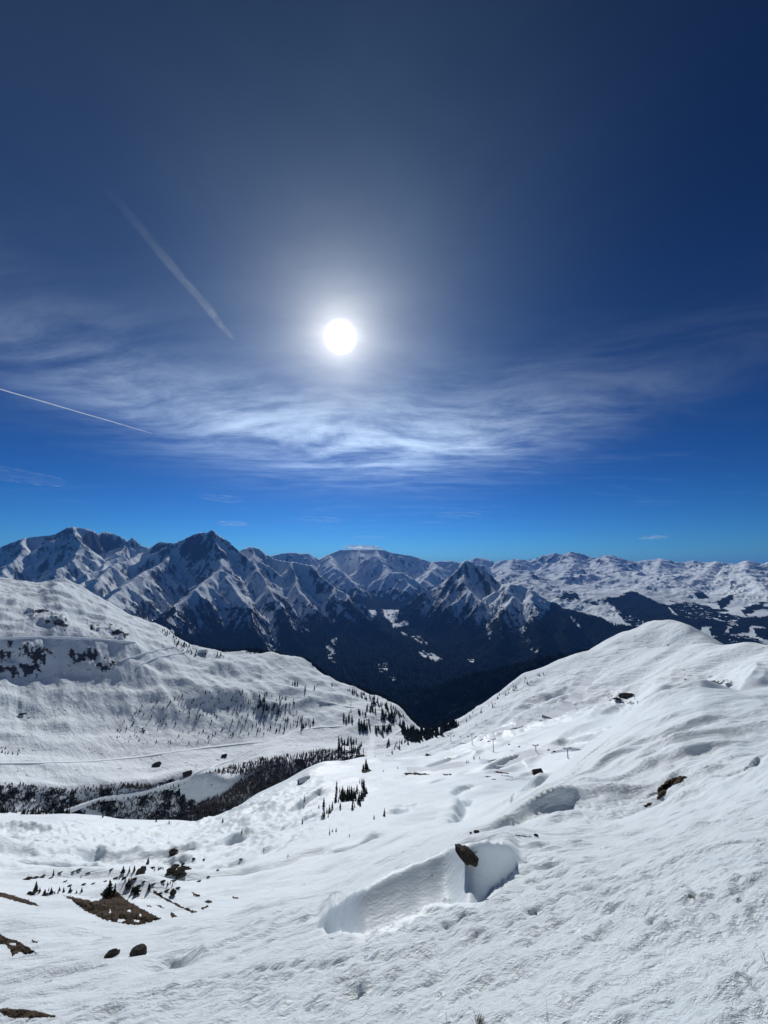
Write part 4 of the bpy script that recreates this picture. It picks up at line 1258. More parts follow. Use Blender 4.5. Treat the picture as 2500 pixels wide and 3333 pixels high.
# the clump half way down our slope
g = 'firs in the clump on the middle slope'
for u, v, h in [(737,1729,22),(741,1731,26),(745,1728,20),(750,1730,24),(755,1729,28),(758,1727,24),(760,1728,27),(765,1725,22),(768,1727,18),(776,1734,24),(780,1728,20),(784,1724,18),(788,1720,16),(773,1735,14),(763,1731,14),(748,1732,14),(734,1724,10),(791,1716,15),(752,1724,24),(739,1722,22)]:
    fir(u, v, h, 'dark fir crowded into the clump on the middle slope', g)
for u, v, h, lb in [(727,1708,20,'tall broad fir at the upper left tip of the clump'), (734,1709,9,'thin young fir just right of the tall fir topping the clump'), (771,1712,16,'slim fir pointing above the back of the clump'),
    (786,1706,22,'tall slim fir at the upper right of the clump'), (782,1695,13,'lone thin fir uphill behind the clump'), (777,1692,9,'thin bare topped fir left of the lone one behind the clump'),
    (725,1734,20,'slim fir at the left foot of the clump'), (731,1734,12,'small fir beside the slim one at the foot of the clump'), (735,1744,10,'short fir just below the clump'),
    (718,1746,14,'slim fir heading the row below the clump'), (711,1757,18,'broadest fir of the row below the clump'), (706,1757,11,'small fir left of the broadest one in the row'), (715,1754,11,'small fir right of the broadest one in the row'),
    (700,1764,15,'tall fir at the lower end of the row'), (697,1764,10,'short fir leaning on the tall one at the row end'), (694,1767,6,'tiny fir ending the row below the clump'), (709,1764,8,'small fir standing below the row'),
    (761,1749,20,'single tall fir below the middle of the clump'), (766,1743,9,'small fir touching the single tall one below the clump'), (779,1740,8,'small fir under the right side of the clump'),
    (699,1744,20,'slender fir standing alone left of the clump'), (689,1746,8,'small round fir left of the slender lone fir'), (672,1752,4,'tiny fir between the clump and the slope edge'),
    (657,1733,15,'slim fir at the top of a shaded snow step'), (653,1780,10,'narrow dark fir at the lower end of a shaded step'), (830,1763,16,'leaning dark fir beside a shaded snow hollow'), (808,1770,9,'thin bare fir left of the shaded hollow'),
    (712,1803,12,'broad fir of the trio low on the slope'), (718,1797,7,'small middle fir of the trio low on the slope'), (726,1797,9,'right hand fir of the trio low on the slope'), (622,1850,6,'small pointed fir alone on the lower slope'), (755,1806,5,'scrubby little fir right of the trio'),
    (828,1667,5,'tiny fir on the sunlit crest right of the gap'), (790,1662,22,'dark tall fir on the edge of the gap'), (785,1664,13,'shorter fir left of the tall one at the gap'), (794,1662,12,'shorter fir right of the tall one at the gap'), (859,1660,5,'tiny fir on the crest near the piste')]:
    fir(u, v, h, lb)

# small firs by the bare turf low on the left
for u, v, h, lb in [(236,1932,28,'tallest fir standing on the big bare turf patch'), (247,1930,19,'second fir right of the tallest on the turf patch'), (230,1930,14,'small fir left of the tallest on the turf patch'), (322,1922,13,'small fir above the snow hump near the turf'),
    (76,1926,20,'dark broad fir among rocks low on the left'), (85,1928,10,'small fir right of the broad one among rocks'), (115,1892,12,'lone pointed fir above the rocks on the left'), (266,1884,12,'small fir left of the dark boulder'), (279,1884,11,'small fir touching the dark boulder'), (290,1882,11,'third small fir near the dark boulder'),
    (295,1930,17,'ragged dwarf fir below the dark boulder'), (286,1926,13,'ragged dwarf fir left of the other below the boulder'), (110,1931,13,'wide dwarf fir in the left rock row'), (319,1866,12,'dark dwarf fir alone above the boulder'), (376,1848,13,'spiky dwarf fir at the top of a dark rock'), (570,1838,6,'tiny pointed fir on the white lower slope')]:
    fir(u, v, h, lb, wide=1.35)
g = 'dwarf firs among the rocks low on the left'
for u, v, h in [(84,1930,8),(96,1931,9),(125,1930,8),(137,1927,10),(151,1927,10),(128,1925,9),(176,1927,9),(165,1929,8),(270,1905,9),(278,1909,11),(283,1903,8),(273,1915,9),(334,1881,7),(342,1880,7),(352,1878,6),(362,1912,8),(372,1915,8),(368,1908,6),(105,1925,8),(118,1931,7),(60,1898,6),(95,1893,6),(175,1895,5),(238,1884,5)]:
    fir(u, v, h, 'small dwarf fir scattered among dark rocks on the lower left', g, wide=1.5)

# left edge groups
g = 'small firs on the far plateau at the frame edge'
for u, v, h in [(4,1626,8),(17,1629,7),(27,1630,8),(38,1631,7),(11,1618,6),(41,1622,7),(2,1617,5),(11,1628,6)]:
    fir(u, v, h, 'small fir in the little group on the far plateau', g, rmin=640)
g = 'firs along the stream behind the white edge'
for u in list(range(2, 16, 4)) + list(range(48, 152, 4)):
    fir(u + random.uniform(-1, 1), 1766 + random.uniform(-3, 4), random.uniform(8, 14), 'dark fir in the row along the stream behind the white edge', g, rmin=560)
for u, v, h, lb in [(337,1776,10,'small fir on the white edge above the stream'), (222,1766,9,'fir alone behind the white edge'), (365,1779,8,'little fir right of the one on the white edge'), (481,1777,9,'fir by the dip at the stream edge'), (522,1800,11,'dark fir on bare ground at the stream edge')]:
    fir(u, v, h, lb)

# gap and gorge
def scatter(poly, n, hmin, hmax, label, group, rmin, seed, wide=1.0, bias=None):
    r = random.Random(seed)
    us, vs = [p[0] for p in poly], [p[1] for p in poly]
    c = 0
    while c < n:
        u, v = r.uniform(min(us), max(us)), r.uniform(min(vs), max(vs))
        if not in_poly(np.array([u]), np.array([v]), poly)[0]: continue
        if bias and r.random() > bias(u, v): continue
        fir(u, v, r.uniform(hmin, hmax), label, group, rmin=rmin, wide=wide); c += 1
scatter([(730,1600),(745,1592),(770,1600),(788,1618),(786,1628),(760,1628),(730,1622)], 34, 9, 15, 'dark fir in the dense block at the gap', 'firs in the dense block at the gap', 640, 1)
scatter([(617,1553),(664,1553),(670,1558),(617,1558)], 4, 8, 11, 'dark fir in the open row above the winding road', 'firs in the row above the winding road', 700, 2)
scatter([(735,1552),(762,1552),(764,1563),(738,1563)], 11, 9, 15, 'tall fir in the stand beside the winding road', 'firs in the stand beside the winding road', 700, 3)
scatter([(771,1538),(792,1538),(790,1546),(775,1546)], 9, 7, 11, 'low dark fir in the hedge like row', 'firs in the hedge like row', 700, 4)
scatter([(790,1530),(806,1530),(806,1542),(792,1542)], 7, 10, 14, 'pointed fir in the row on the sunny shelf', 'firs in the row on the sunny shelf', 700, 5)
scatter([(808,1534),(834,1545),(836,1560),(815,1552)], 12, 9, 15, 'dark fir stepping down towards the valley mouth', 'firs stepping down to the valley mouth', 700, 6)
scatter([(838,1545),(858,1548),(860,1566),(840,1564)], 16, 10, 16, 'dark fir in the block by the hairpin road', 'firs in the block by the hairpin road', 700, 7)
scatter([(772,1560),(800,1562),(802,1585),(776,1582)], 14, 10, 15, 'dark fir on the steep bank over the run', 'firs on the steep bank over the run', 700, 8)
scatter([(808,1574),(845,1574),(846,1592),(812,1592)], 22, 9, 14, 'dark fir between the run and the hairpin road', 'firs between the run and the hairpin', 700, 9)
scatter([(832,1610),(868,1590),(900,1580),(905,1588),(870,1620),(840,1640)], 26, 6, 12, 'dark fir lining the foot of the sunlit slope', 'firs at the foot of the sunlit slope', 640, 10)
for u, v, h, lb in [(679,1490,11,'lone fir on the far hill beside a dark cutting'), (659,1493,12,'stout fir on the far hill left of the cutting'), (652,1574,17,'tallest fir on the bend of the winding road'), (656,1573,11,'short fir beside the tallest on the road bend'), (670,1571,9,'small fir right of the road bend'), (661,1566,8,'small fir above the road bend'),
    (677,1562,11,'slim fir on the slope over the road bend'), (614,1578,12,'slim fir at the left start of the wooded road'), (605,1572,10,'slim fir left of the one at the road start'), (758,1538,7,'lone little fir on the open far slope'), (717,1482,9,'fir on the crest of the far hill')]:
    fir(u, v, h, lb, rmin=700)
scatter([(630,1474),(648,1480),(646,1488),(632,1484)], 6, 7, 10, 'fir in the small knot high on the far hill', 'firs in the small knot high on the far hill', 700, 12)
scatter([(553,1518),(575,1510),(612,1515),(614,1545),(575,1545),(556,1535)], 30, 7, 13, 'dark fir in the open grove on the far hillside', 'firs in the grove on the far hillside', 700, 13)
scatter([(360,1500),(470,1490),(560,1495),(640,1510),(650,1570),(560,1590),(450,1605),(330,1610),(250,1600),(250,1560),(310,1520)], 230, 3.5, 8.0, 'small scattered fir on the open far hillside', 'scattered firs on the far hillside', 700, 14,
        bias=lambda u, v: 0.25 + 0.75 * sstep(300, 600, u))
scatter([(340,1352),(420,1402),(470,1414),(500,1420),(440,1424),(380,1400)], 55, 4, 8, 'small dark fir along the skyline of the far hill', 'firs along the skyline of the far hill', 700, 15)
scatter([(880,1588),(940,1574),(1000,1556),(1060,1514),(1130,1466),(1180,1442),(1190,1452),(1120,1492),(1050,1540),(960,1580),(885,1600)], 46, 3.5, 8, 'small fir along the sunlit right hand crest', 'firs along the sunlit crest', 640, 16)
for u, v, h, lb in [(1008,1652,10,'first fir of the pair in a dark snow cutting'), (1012,1651,9,'second fir of the pair in a dark snow cutting'), (1024,1640,7,'little fir left of its twin on the piste edge'), (1036,1640,7,'little fir right of its twin on the piste edge'), (897,1672,5,'tiny fir by the bare strip')]:
    fir(u, v, h, lb)

# ------------------------------------------------------------------ woods nobody could count
def wood_mass(name, label, pts, hs, wid, mat, seed, seg=5, tiers=1):
    r = np.random.RandomState(seed)
    V, Fc = [], []
    for (x, y, z), h in zip(pts, hs):
        for t in range(tiers):
            n = len(V)
            zt, zb = z + h * (1.0 - 0.30 * (tiers - 1 - t) * (1 if tiers > 1 else 0)), z + h * (0.02 + 0.30 * t)
            rd = wid * h * (1 - 0.35 * t) * r.uniform(0.75, 1.3)
            ph = r.uniform(0, 6.28)
            V.append((x, y, zt))
            for i in range(seg):
                a = ph + 6.283 * i / seg
                rr = rd * r.uniform(0.6, 1.3)
                V.append((x + rr * math.cos(a), y + rr * math.sin(a), zb))
            for i in range(seg):
                Fc.append((n, n + 1 + i, n + 1 + (i + 1) % seg))
    o = link(name, py_mesh(name, V, Fc, mat))
    return tag(o, label, None, None, 'stuff')

def spots_poly(poly, n, seed, rmin=640):
    r = random.Random(seed); out = []
    us, vs = [p[0] for p in poly], [p[1] for p in poly]
    tries = 0
    while len(out) < n and tries < n * 40:
        tries += 1
        u, v = r.uniform(min(us), max(us)), r.uniform(min(vs), max(vs))
        if in_poly(np.array([u]), np.array([v]), poly)[0]:
            p = pick(u, v, rmin)
            if p: out.append(tuple(p))
    return out
BANKS = [([(440,1672),(470,1664),(505,1652),(530,1650),(560,1638),(600,1634),(640,1630),(690,1619),(730,1622),(770,1626),(790,1634),(770,1652),(700,1668),(640,1694),(560,1735),(500,1775),(440,1790),(380,1782),(430,1735),(490,1712),(530,1675),(480,1672)], 3600, 3, 7.0, 0.19),
         ([(185,1745),(230,1724),(306,1712),(350,1705),(385,1720),(430,1735),(380,1784),(300,1780),(230,1762)], 900, 2.0, 4.5, 0.25),
         ([(0,1690),(60,1695),(130,1704),(250,1694),(290,1708),(280,1718),(200,1738),(140,1752),(60,1758),(0,1758)], 520, 2.0, 4.5, 0.28),
         ([(250,1690),(300,1696),(390,1700),(310,1708),(255,1702)], 70, 4, 7, 0.3)]
for i, (pl_, n, h0, h1, wd) in enumerate(BANKS):
    S = spots_poly(pl_, n, 40 + i)
    wood_mass('woods', ['thick bare woods filling the gully below the plateau', 'dark brush on the steep bank under the winding road', 'thin brush on the shaded bank at the frame edge', 'brush along the lip of the shaded bank'][i], S, [random.uniform(h0, h1) for _ in S], wd, M_BRUSH if i else M_BRUSH, 50 + i, 6, 2)
for pl_, n_, h0, h1, sd_, lb in [([(862,1560),(885,1576),(930,1576),(985,1560),(992,1568),(940,1594),(895,1606),(868,1594)], 200, 11, 18, 61, 'dark fir woods spilling over the lower edge of the gap'),
                              ([(735,1484),(790,1500),(840,1522),(874,1548),(872,1557),(832,1534),(782,1510)], 90, 8, 13, 62, 'fringe of firs along the end of the far hill')]:
    S = spots_poly(pl_, n_, sd_, 700)
    wood_mass('woods', lb, S, [random.uniform(h0, h1) for _ in S], 0.19, M_NEEDLE, sd_, 7, 2)
plant()
# deep valley: trees over everything marked as wood between two and eight kilometres
def valley_trees(r0, r1, n, hh, seed, label):
    rg = np.random.RandomState(seed)
    i0, i1 = np.searchsorted(R_ALL, [r0, r1])
    W_ = wood[i0:i1]
    vis = np.zeros_like(W_, bool)
    run = np.maximum.accumulate(TSURF, axis=0)
    vis = TSURF[i0:i1] >= run[i0:i1] - 40.0 / R_ALL[i0:i1, None]
    vis &= (np.abs(TH_MAIN)[None, :] < 0.86) & (W_ > 0.5)
    ii, jj = np.nonzero(vis)
    if len(ii) == 0: return
    s = rg.randint(0, len(ii), n)
    ii, jj = ii[s] + i0, jj[s]
    pts, hs = [], []
    for a, b in zip(ii, jj):
        fx, fy = rg.rand(), rg.rand()
        r_ = R_ALL[a] + (R_ALL[min(a + 1, NA - 1)] - R_ALL[a]) * fx
        sx_ = S_AX[b] + (S_AX[1] - S_AX[0]) * (fy - 0.5)
        t_ = math.atan(sx_)
        x_, y_ = r_ * math.sin(t_), r_ * math.cos(t_)
        pts.append((x_, y_, ground(x_, y_) - 1.0)); hs.append(hh * rg.uniform(0.6, 1.3))
    wood_mass('woods', label, pts, hs, 0.22, M_WOODS, seed, 5, 1)
valley_trees(1150, 3400, 9000, 17, 71, 'black fir woods dropping behind the snowy skylines')
valley_trees(3400, 8500, 14000, 24, 72, 'dark fir forest covering the foot of the mountains')

# ------------------------------------------------------------------ rocks, bare turf, huts, lift, clouds
def px_to_m(p, px):
    return px * (p.y * CP + p.z * SP) / F

def rock_mesh(name, seed, subdiv=3, rough=0.55, flat=1.0, mat=None):
    import bmesh
    bm = bmesh.new()
    bmesh.ops.create_icosphere(bm, subdivisions=subdiv, radius=1.0)
    r = random.Random(seed)
    planes = [(Vector((r.gauss(0, 1), r.gauss(0, 1), r.gauss(0, 1))).normalized(), r.uniform(0.55, 0.9)) for _ in range(11)]
    co = np.array([tuple(v.co) for v in bm.verts])
    nz = gnoise(co[:, 0] * 1.6 + seed * 3.1, co[:, 1] * 1.6 + co[:, 2] * 1.3, seed % 200) + 0.5 * gnoise(co[:, 0] * 4 + seed, co[:, 2] * 4 + co[:, 1] * 2, seed % 200 + 1)
    for v, n in zip(bm.verts, nz):
        p = v.co * (1 + rough * float(n))
        for nn, d in planes:
            k_ = p.dot(nn) - d
            if k_ > 0: p -= nn * k_ * 0.85
        v.co = Vector((p.x, p.y, p.z * flat))
    me = bpy.data.meshes.new(name); bm.to_mesh(me); bm.free()
    me.materials.append(mat or M_ROCK)
    return me

def rock_at(u, v, wpx, hpx, label, seed, name='boulder', cat='boulder', tilt=0.0, group=None, rmin=0, sink=0.35, mat=None, rough=0.55):
    p = pick(u, v, rmin)
    if p is None: return
    w, h = px_to_m(p, wpx) / 2 * 1.12, px_to_m(p, hpx) / 2 * 1.12
    o = link(name, rock_mesh(name, seed, 3 if wpx > 8 else 2, rough, 1.0, mat))
    o.scale = (w, min(w, h) * 0.8, h * 0.8)
    az_ = math.atan2(p.x, p.y)
    o.rotation_euler = (0, tilt, -az_ + random.uniform(-0.2, 0.2))
    o.location = (p.x, p.y, p.z + h * (1 - sink) * 0.75)
    tag(o, label, cat, group)
    return o

# the big boulder in the wind scoop: a long block leaning to the right
def big_boulder():
    p = pick(1008, 1872)
    s = px_to_m(p, 1.0)
    t = math.atan2(p.x, p.y)
    r_ = Vector((math.cos(t), -math.sin(t), 0)); f_ = Vector((math.sin(t), math.cos(t), 0))
    el_ = math.atan2(-p.z, math.hypot(p.x, p.y))
    up_ = Vector((0, 0, 1)) * math.cos(el_) + f_ * math.sin(el_)
    out = [(984,1833),(990,1834),(997,1839),(1005,1836),(1014,1838),(1020,1846),(1027,1852),(1032,1858),(1033,1871),(1027,1873),(1017,1871),(1008,1873),(1000,1866),(993,1856),(985,1846)]
    import bmesh
    bm = bmesh.new()
    ring = []
    cx, cy = 1010.0, 1856.0
    rings = []
    for dpt, sc in ((-11, 0.45), (-7, 0.82), (-1, 0.97), (6, 0.95), (14, 0.7), (22, 0.4)):
        rg = []
        for i, (u, v) in enumerate(out):
            j = 1 + 0.07 * math.sin(3.1 * i + dpt) + random.uniform(-0.05, 0.05)
            a, b = (u - cx) * sc * j * 1.06, -(v - cy) * sc * j * 0.74
            q = p + r_ * ((a + cx - 1008) * s) + up_ * ((b + (1872 - cy)) * s) + f_ * (dpt * s)
            rg.append(bm.verts.new(q - p))
        rings.append(rg)
    n = len(out)
    for A, B in zip(rings[:-1], rings[1:]):
        for i in range(n):
            bm.faces.new((A[i], A[(i + 1) % n], B[(i + 1) % n], B[i]))
    bm.faces.new(rings[0][::-1]); bm.faces.new(rings[-1])
    bmesh.ops.triangulate(bm, faces=bm.faces[:])
    bmesh.ops.subdivide_edges(bm, edges=bm.edges[:], cuts=2, use_grid_fill=True)
    co = np.array([tuple(v.co) for v in bm.verts]) / (s * 14)
    nz = fbm(co[:, 0] + 0.7 * co[:, 1], co[:, 2] - 0.5 * co[:, 1], 1.2, 3, 77, 0.55, True)
    for v, k_ in zip(bm.verts, nz):
        v.co += v.co.normalized() * float(k_) * s * 3.0
    bmesh.ops.recalc_face_normals(bm, faces=bm.faces[:])
    me = bpy.data.meshes.new('boulder'); bm.to_mesh(me); bm.free(); me.materials.append(M_ROCK)
    o = link('boulder', me); o.location = p
    tag(o, 'long dark brown boulder jutting from the smooth shaded snow hollow', 'boulder')
    # a twig of heather on its right shoulder
    b = MB(); rnd = random.Random(4)
    base = r_ * (14 * s) + up_ * (24 * s)
    for i in range(14):
        d = r_ * rnd.uniform(-0.4, 1.4) + up_ * rnd.uniform(-0.2, 0.5) + f_ * rnd.uniform(-0.4, 0.4)
        b.tube(base, base + d * (9 * s), 0.35 * s, 0.12 * s, 4)
    b.build('twigs', M_STRAW, o)
big_boulder()

rock_at(300, 2064, 31, 30, 'round dark brown boulder low on the left snow', 31, sink=0.5, rough=0.45)
rock_at(242, 2064, 38, 15, 'flat brown stone left of the round boulder', 32, 'flat_stone', 'stone', sink=0.5, rough=0.8)
rock_at(306, 1886, 20, 17, 'dark boulder beside the small firs above the turf', 33)
rock_at(373, 1934, 13, 18, 'dark upright rock at the right of the turf strip', 34, 'rock', 'rock')
rock_at(373, 1846, 20, 16, 'dark pointed rock alone on the lower slope', 35, 'rock', 'rock')
rock_at(1158, 1806, 10, 6, 'small brown stone at the end of the thin rock line on the crest', 36, 'stone', 'stone')
rock_at(1030, 1799, 14, 7, 'small dark rock on the crest above the big boulder', 37, 'rock', 'rock')
rock_at(1017, 1800, 6, 4, 'tiny rock left of the crest rock above the big boulder', 38, 'rock', 'rock')
rock_at(340, 1655, 17, 13, 'grey rocky knob on the white plateau', 39, 'rock_outcrop', 'rock', rmin=640)
rock_at(48, 1544, 14, 6, 'flat dark outcrop high on the left hillside', 40, 'rock_outcrop', 'rock', rmin=640)
rock_at(1352, 1508, 30, 16, 'jagged dark crag on the sunlit shoulder', 41, 'rock_outcrop', 'rock', rmin=640, rough=0.7)
rock_at(1333, 1512, 16, 8, 'low crag left of the jagged one on the shoulder', 42, 'rock_outcrop', 'rock', rmin=640, rough=0.7)
rock_at(1428, 1540, 18, 9, 'dark crag low on the sunlit shoulder', 43, 'rock_outcrop', 'rock', rmin=640, rough=0.7)
rock_at(1418, 1534, 9, 5, 'small crag touching the low dark one', 44, 'rock_outcrop', 'rock', rmin=640, rough=0.7)
rock_at(1441, 1531, 10, 5, 'small crag above the low dark one', 45, 'rock_outcrop', 'rock', rmin=640, rough=0.7)
g = 'rocks on the steep right hand shoulder'
for i, (u, v, w_, h_) in enumerate([(1545,1492,12,8),(1556,1499,9,6),(1533,1507,10,7),(1548,1516,12,7),(1560,1486,8,5),(1575,1479,9,6),(1571,1503,6,4),(1528,1520,7,4),(1480,1468,5,3),(1492,1505,5,4)]):
    rock_at(u, v, w_, h_, 'small dark rock on the steep right hand shoulder', 50 + i, 'rock', 'rock', group=g, rmin=600)
g = 'small rocks poking from the lower left snow'
rr = random.Random(9)
LOW = [(170,1880,9,4),(158,1884,8,3),(190,1887,7,3),(60,1900,14,6),(75,1898,12,5),(92,1894,9,4),(108,1898,6,3),(130,1886,10,3),(240,1879,6,3),(330,1876,8,5),(346,1877,6,4),(395,1868,7,4),(418,1857,8,5),(440,1858,5,4),(520,1857,6,3),(410,1877,6,3),(250,1898,8,4),(268,1897,7,4),(290,1900,8,5),(310,1906,6,4),(226,1905,7,3),(200,1910,8,3),(180,1912,9,4),(150,1915,8,4),(140,1905,7,3),(330,1912,9,4),(352,1906,10,5),(374,1905,11,5),(384,1920,9,4),(360,1925,8,4),(345,1932,9,4),(300,1915,8,5),(450,1895,6,3),(470,1880,6,3),(430,1905,8,4)]
for i, (u, v, w_, h_) in enumerate(LOW):
    rock_at(u, v, w_ * 1.2, h_ * 1.1, 'small dark rock poking out of the lower left snow', 70 + i, 'rock', 'rock', group=g, sink=0.3)
g = 'dark rocks in the broken outcrop above the turf'
for i, (u, v, w_, h_) in enumerate([(370,1884,16,10),(382,1890,18,10),(392,1882,14,9),(378,1875,12,7),(402,1878,12,6),(388,1897,12,7),(396,1892,9,6),(365,1890,9,5)]):
    rock_at(u, v, w_ * 1.45, h_ * 1.35, 'dark rock in the broken outcrop right of the dark boulder', 120 + i, 'rock', 'rock', group=g, sink=0.35)
g = 'stones strewn between the dwarf firs'
for i, (u, v, w_, h_) in enumerate([(268,1900,7,5),(280,1915,8,6),(290,1921,7,5),(277,1921,6,5),(296,1923,7,5),(72,1932,10,6),(98,1934,9,4),(63,1931,7,5)]):
    rock_at(u, v, w_ * 1.5, h_ * 1.4, 'dark stone between the dwarf firs', 140 + i, 'stone', 'stone', group=g)

# bare ground where the snow has gone
def patch(poly, label, holes=(), thick_px=3.0, mat=None, name='turf_patch', cat='bare ground', res=80, rmin=0, jit=3.2, edge=6.0, rough=1.0):
    us, vs = [p[0] for p in poly], [p[1] for p in poly]
    u0, u1, v0, v1 = min(us) - 3, max(us) + 3, min(vs) - 3, max(vs) + 3
    nu = int(np.clip((u1 - u0) / 1.3, 10, res * 2)); nv = int(np.clip((v1 - v0) / 1.0, 8, res))
    V, idx = [], {}
    pu, pv = np.meshgrid(np.linspace(u0, u1, nu), np.linspace(v0, v1, nv))
    ju_ = jit * fbm(pu + 31, pv * 2.0, 10.0, 4, 501, 0.75); jv_ = jit * 0.7 * fbm(pu + 77, pv * 2.0, 10.0, 4, 511, 0.75)
    ins = in_poly(pu + ju_, pv + jv_, poly)
    for hl in holes:
        d = np.hypot((pu - hl[0]) / hl[2], (pv - hl[1]) / hl[3]) + 0.9 * fbm(pu, pv, 5, 3, 521)
        ins &= d > 1.0
    dd = ins.astype(float)
    acc = dd.copy()
    for _ in range(int(edge)):
        e = dd.copy()
        e[1:-1, 1:-1] = np.minimum.reduce([dd[1:-1, 1:-1], dd[2:, 1:-1], dd[:-2, 1:-1], dd[1:-1, 2:], dd[1:-1, :-2]])
        e[0] = e[-1] = 0; e[:, 0] = e[:, -1] = 0
        dd = e; acc += dd
    acc /= (edge + 1)
    grow = ins.copy()
    grow[1:-1, 1:-1] |= ins[2:, 1:-1] | ins[:-2, 1:-1] | ins[1:-1, 2:] | ins[1:-1, :-2]
    c = pick(sum(us) / len(us), sum(vs) / len(vs), rmin)
    if c is None: return
    m = px_to_m(c, 1.0)
    lump = fbm(pu, pv * 1.6, 6.0, 4, 531, 0.75)
    for i in range(nv):
        for j in range(nu):
            if grow[i, j]:
                p = pick(pu[i, j], pv[i, j], rmin)
                if p is None or (p - c).length > 6 * (c.length * 0.2 + 1): continue
                off = (thick_px * m) * (acc[i, j] ** 0.7) * (1 + 0.9 * rough * lump[i, j]) if ins[i, j] else -0.8 * thick_px * m
                idx[(i, j)] = len(V)
                V.append((p.x - c.x, p.y - c.y, p.z - c.z + off))
    Fc = []
    for i in range(nv - 1):
        for j in range(nu - 1):
            q = [(i, j), (i + 1, j), (i + 1, j + 1), (i, j + 1)]
            if all(k_ in idx for k_ in q):
                Fc.append(tuple(idx[k_] for k_ in q))
    if not Fc: return
    o = link(name, py_mesh(name, V, Fc, mat or M_TURF, None, True)); o.location = c
    return tag(o, label, cat)

def d7(pts): return [(x * 0.36, 1792 + y * 0.36) for x, y in pts]
def d6(pts): return [(1062 + x * 0.36, 1493 + y * 0.36) for x, y in pts]
TURF = patch(d7([(370,397),(420,398),(470,412),(560,430),(620,420),(605,385),(625,355),(700,370),(760,420),(830,465),(900,505),(970,535),(850,570),(790,572),(720,560),(640,545),(560,512),(500,480),(430,425)]),
    'largest bare turf patch, dark brown with snow specks and firs on top', [(261,1989,9,3.5),(279,1968,3,3.5),(296,1990,8,3),(238,1969,1.6,3.5),(303,1977,2,4)], 3.5, res=110, jit=4.5)
patch(d7([(-20,372),(0,375),(80,395),(160,420),(245,460),(180,452),(100,432),(30,412),(-20,400)]), 'long brown turf strip at the left frame edge')
patch(d7([(-20,622),(0,625),(40,650),(100,665),(150,695),(210,735),(150,750),(120,735),(75,762),(55,715),(30,690),(-20,690)]), 'ragged brown turf patch below the strip at the frame edge', [(28,2040,6,3)])
patch(d7([(190,660),(230,672),(225,682),(195,684)]), 'tiny turf scrap above the ragged patch')
patch(d7([(-20,1076),(0,1075),(60,1075),(150,1080),(240,1095),(350,1125),(220,1128),(130,1132),(60,1130),(0,1095),(-20,1090)]), 'grey brown turf bank in the lowest left corner', (), 3.0)
patch(d7([(915,355),(960,390),(1050,440),(1110,470),(1185,495),(1150,500),(1060,458),(990,422),(925,385)]), 'narrow turf strip running down right of the snow hump')
patch(d7([(935,450),(960,455),(995,478),(970,474)]), 'thin turf sliver inside the snow hump')
patch(d7([(1018,492),(1040,500),(1070,525),(1030,528)]), 'small turf scrap below the turf strip')
patch(d7([(1150,375),(1200,395),(1195,405),(1160,395)]), 'small brown turf scrap on the slope right of the strip')
patch(d7([(1228,430),(1272,424),(1276,440),(1240,446)]), 'upper brown scrap of the pair right of the turf strip')
patch(d7([(1208,470),(1240,455),(1252,468),(1215,482)]), 'lower brown scrap of the pair right of the turf strip')
patch(d7([(1388,398),(1435,408),(1430,420),(1395,410)]), 'brown scrap farthest right of the turf strip')
patch(d7([(880,455),(910,455),(908,464),(885,463)]), 'tiny brown scrap on the side of the snow hump')
patch(d6([(988,655),(1000,580),(1050,540),(1120,510),(1172,513),(1130,548),(1060,582),(1040,625),(1000,650)]), 'dark brown turf ledge bared on the near right crest', (), 4.0)
patch(d6([(908,686),(965,664),(960,686),(920,699)]), 'small brown turf piece below the bared right ledge', (), 3.0)
patch(d6([(135,862),(190,864),(240,872),(240,878),(190,874),(140,869)]), 'thin line of brown rock on the near crest', (), 2.0, M_ROCK, 'rock_ledge', 'rock')
def d3(pts): return [(929 + x * 0.24, 1559 + y * 0.24) for x, y in pts]
for pts, lb in [([(575,450),(600,443),(690,458),(720,468),(700,472),(600,462)], 'uppermost reddish rock band on the mid slope bulge'), ([(640,480),(700,485),(750,500),(745,506),(700,494),(645,488)], 'middle reddish rock band on the mid slope bulge'),
                ([(670,515),(720,522),(800,508),(798,516),(730,528),(675,522)], 'lowest reddish rock band on the mid slope bulge'), ([(480,495),(520,488),(560,496),(520,502)], 'left reddish rock band on the mid slope bulge'), ([(545,515),(590,512),(600,522),(560,524)], 'short reddish rock band left of the lowest one')]:
    patch(d3(pts), lb, (), 1.2, simple_mat('reddish_rock', (0.06, 0.035, 0.028), (0.14, 0.085, 0.07), 0.6), 'rock_ledge', 'rock', jit=1.0, rmin=250)
patch([(873,1669),(893,1668),(930,1672),(928,1675),(892,1673),(875,1674)], 'brown bare strip beside the piste on the crest', (), 1.2)
patch([(957,1672),(975,1672),(975,1675),(958,1675)], 'short brown bare strip right of the longer one', (), 1.0)
patch([(780,1664),(796,1660),(806,1664),(798,1669),(783,1670)], 'brown earth at the foot of the firs by the gap', (), 1.5)
patch([(395,1752),(415,1752),(426,1758),(418,1762),(400,1757)], 'bare brown ground at the stream edge', (), 1.5)
patch([(1545,1330),(1546,1330),(1546,1331)], 'x') if False else None

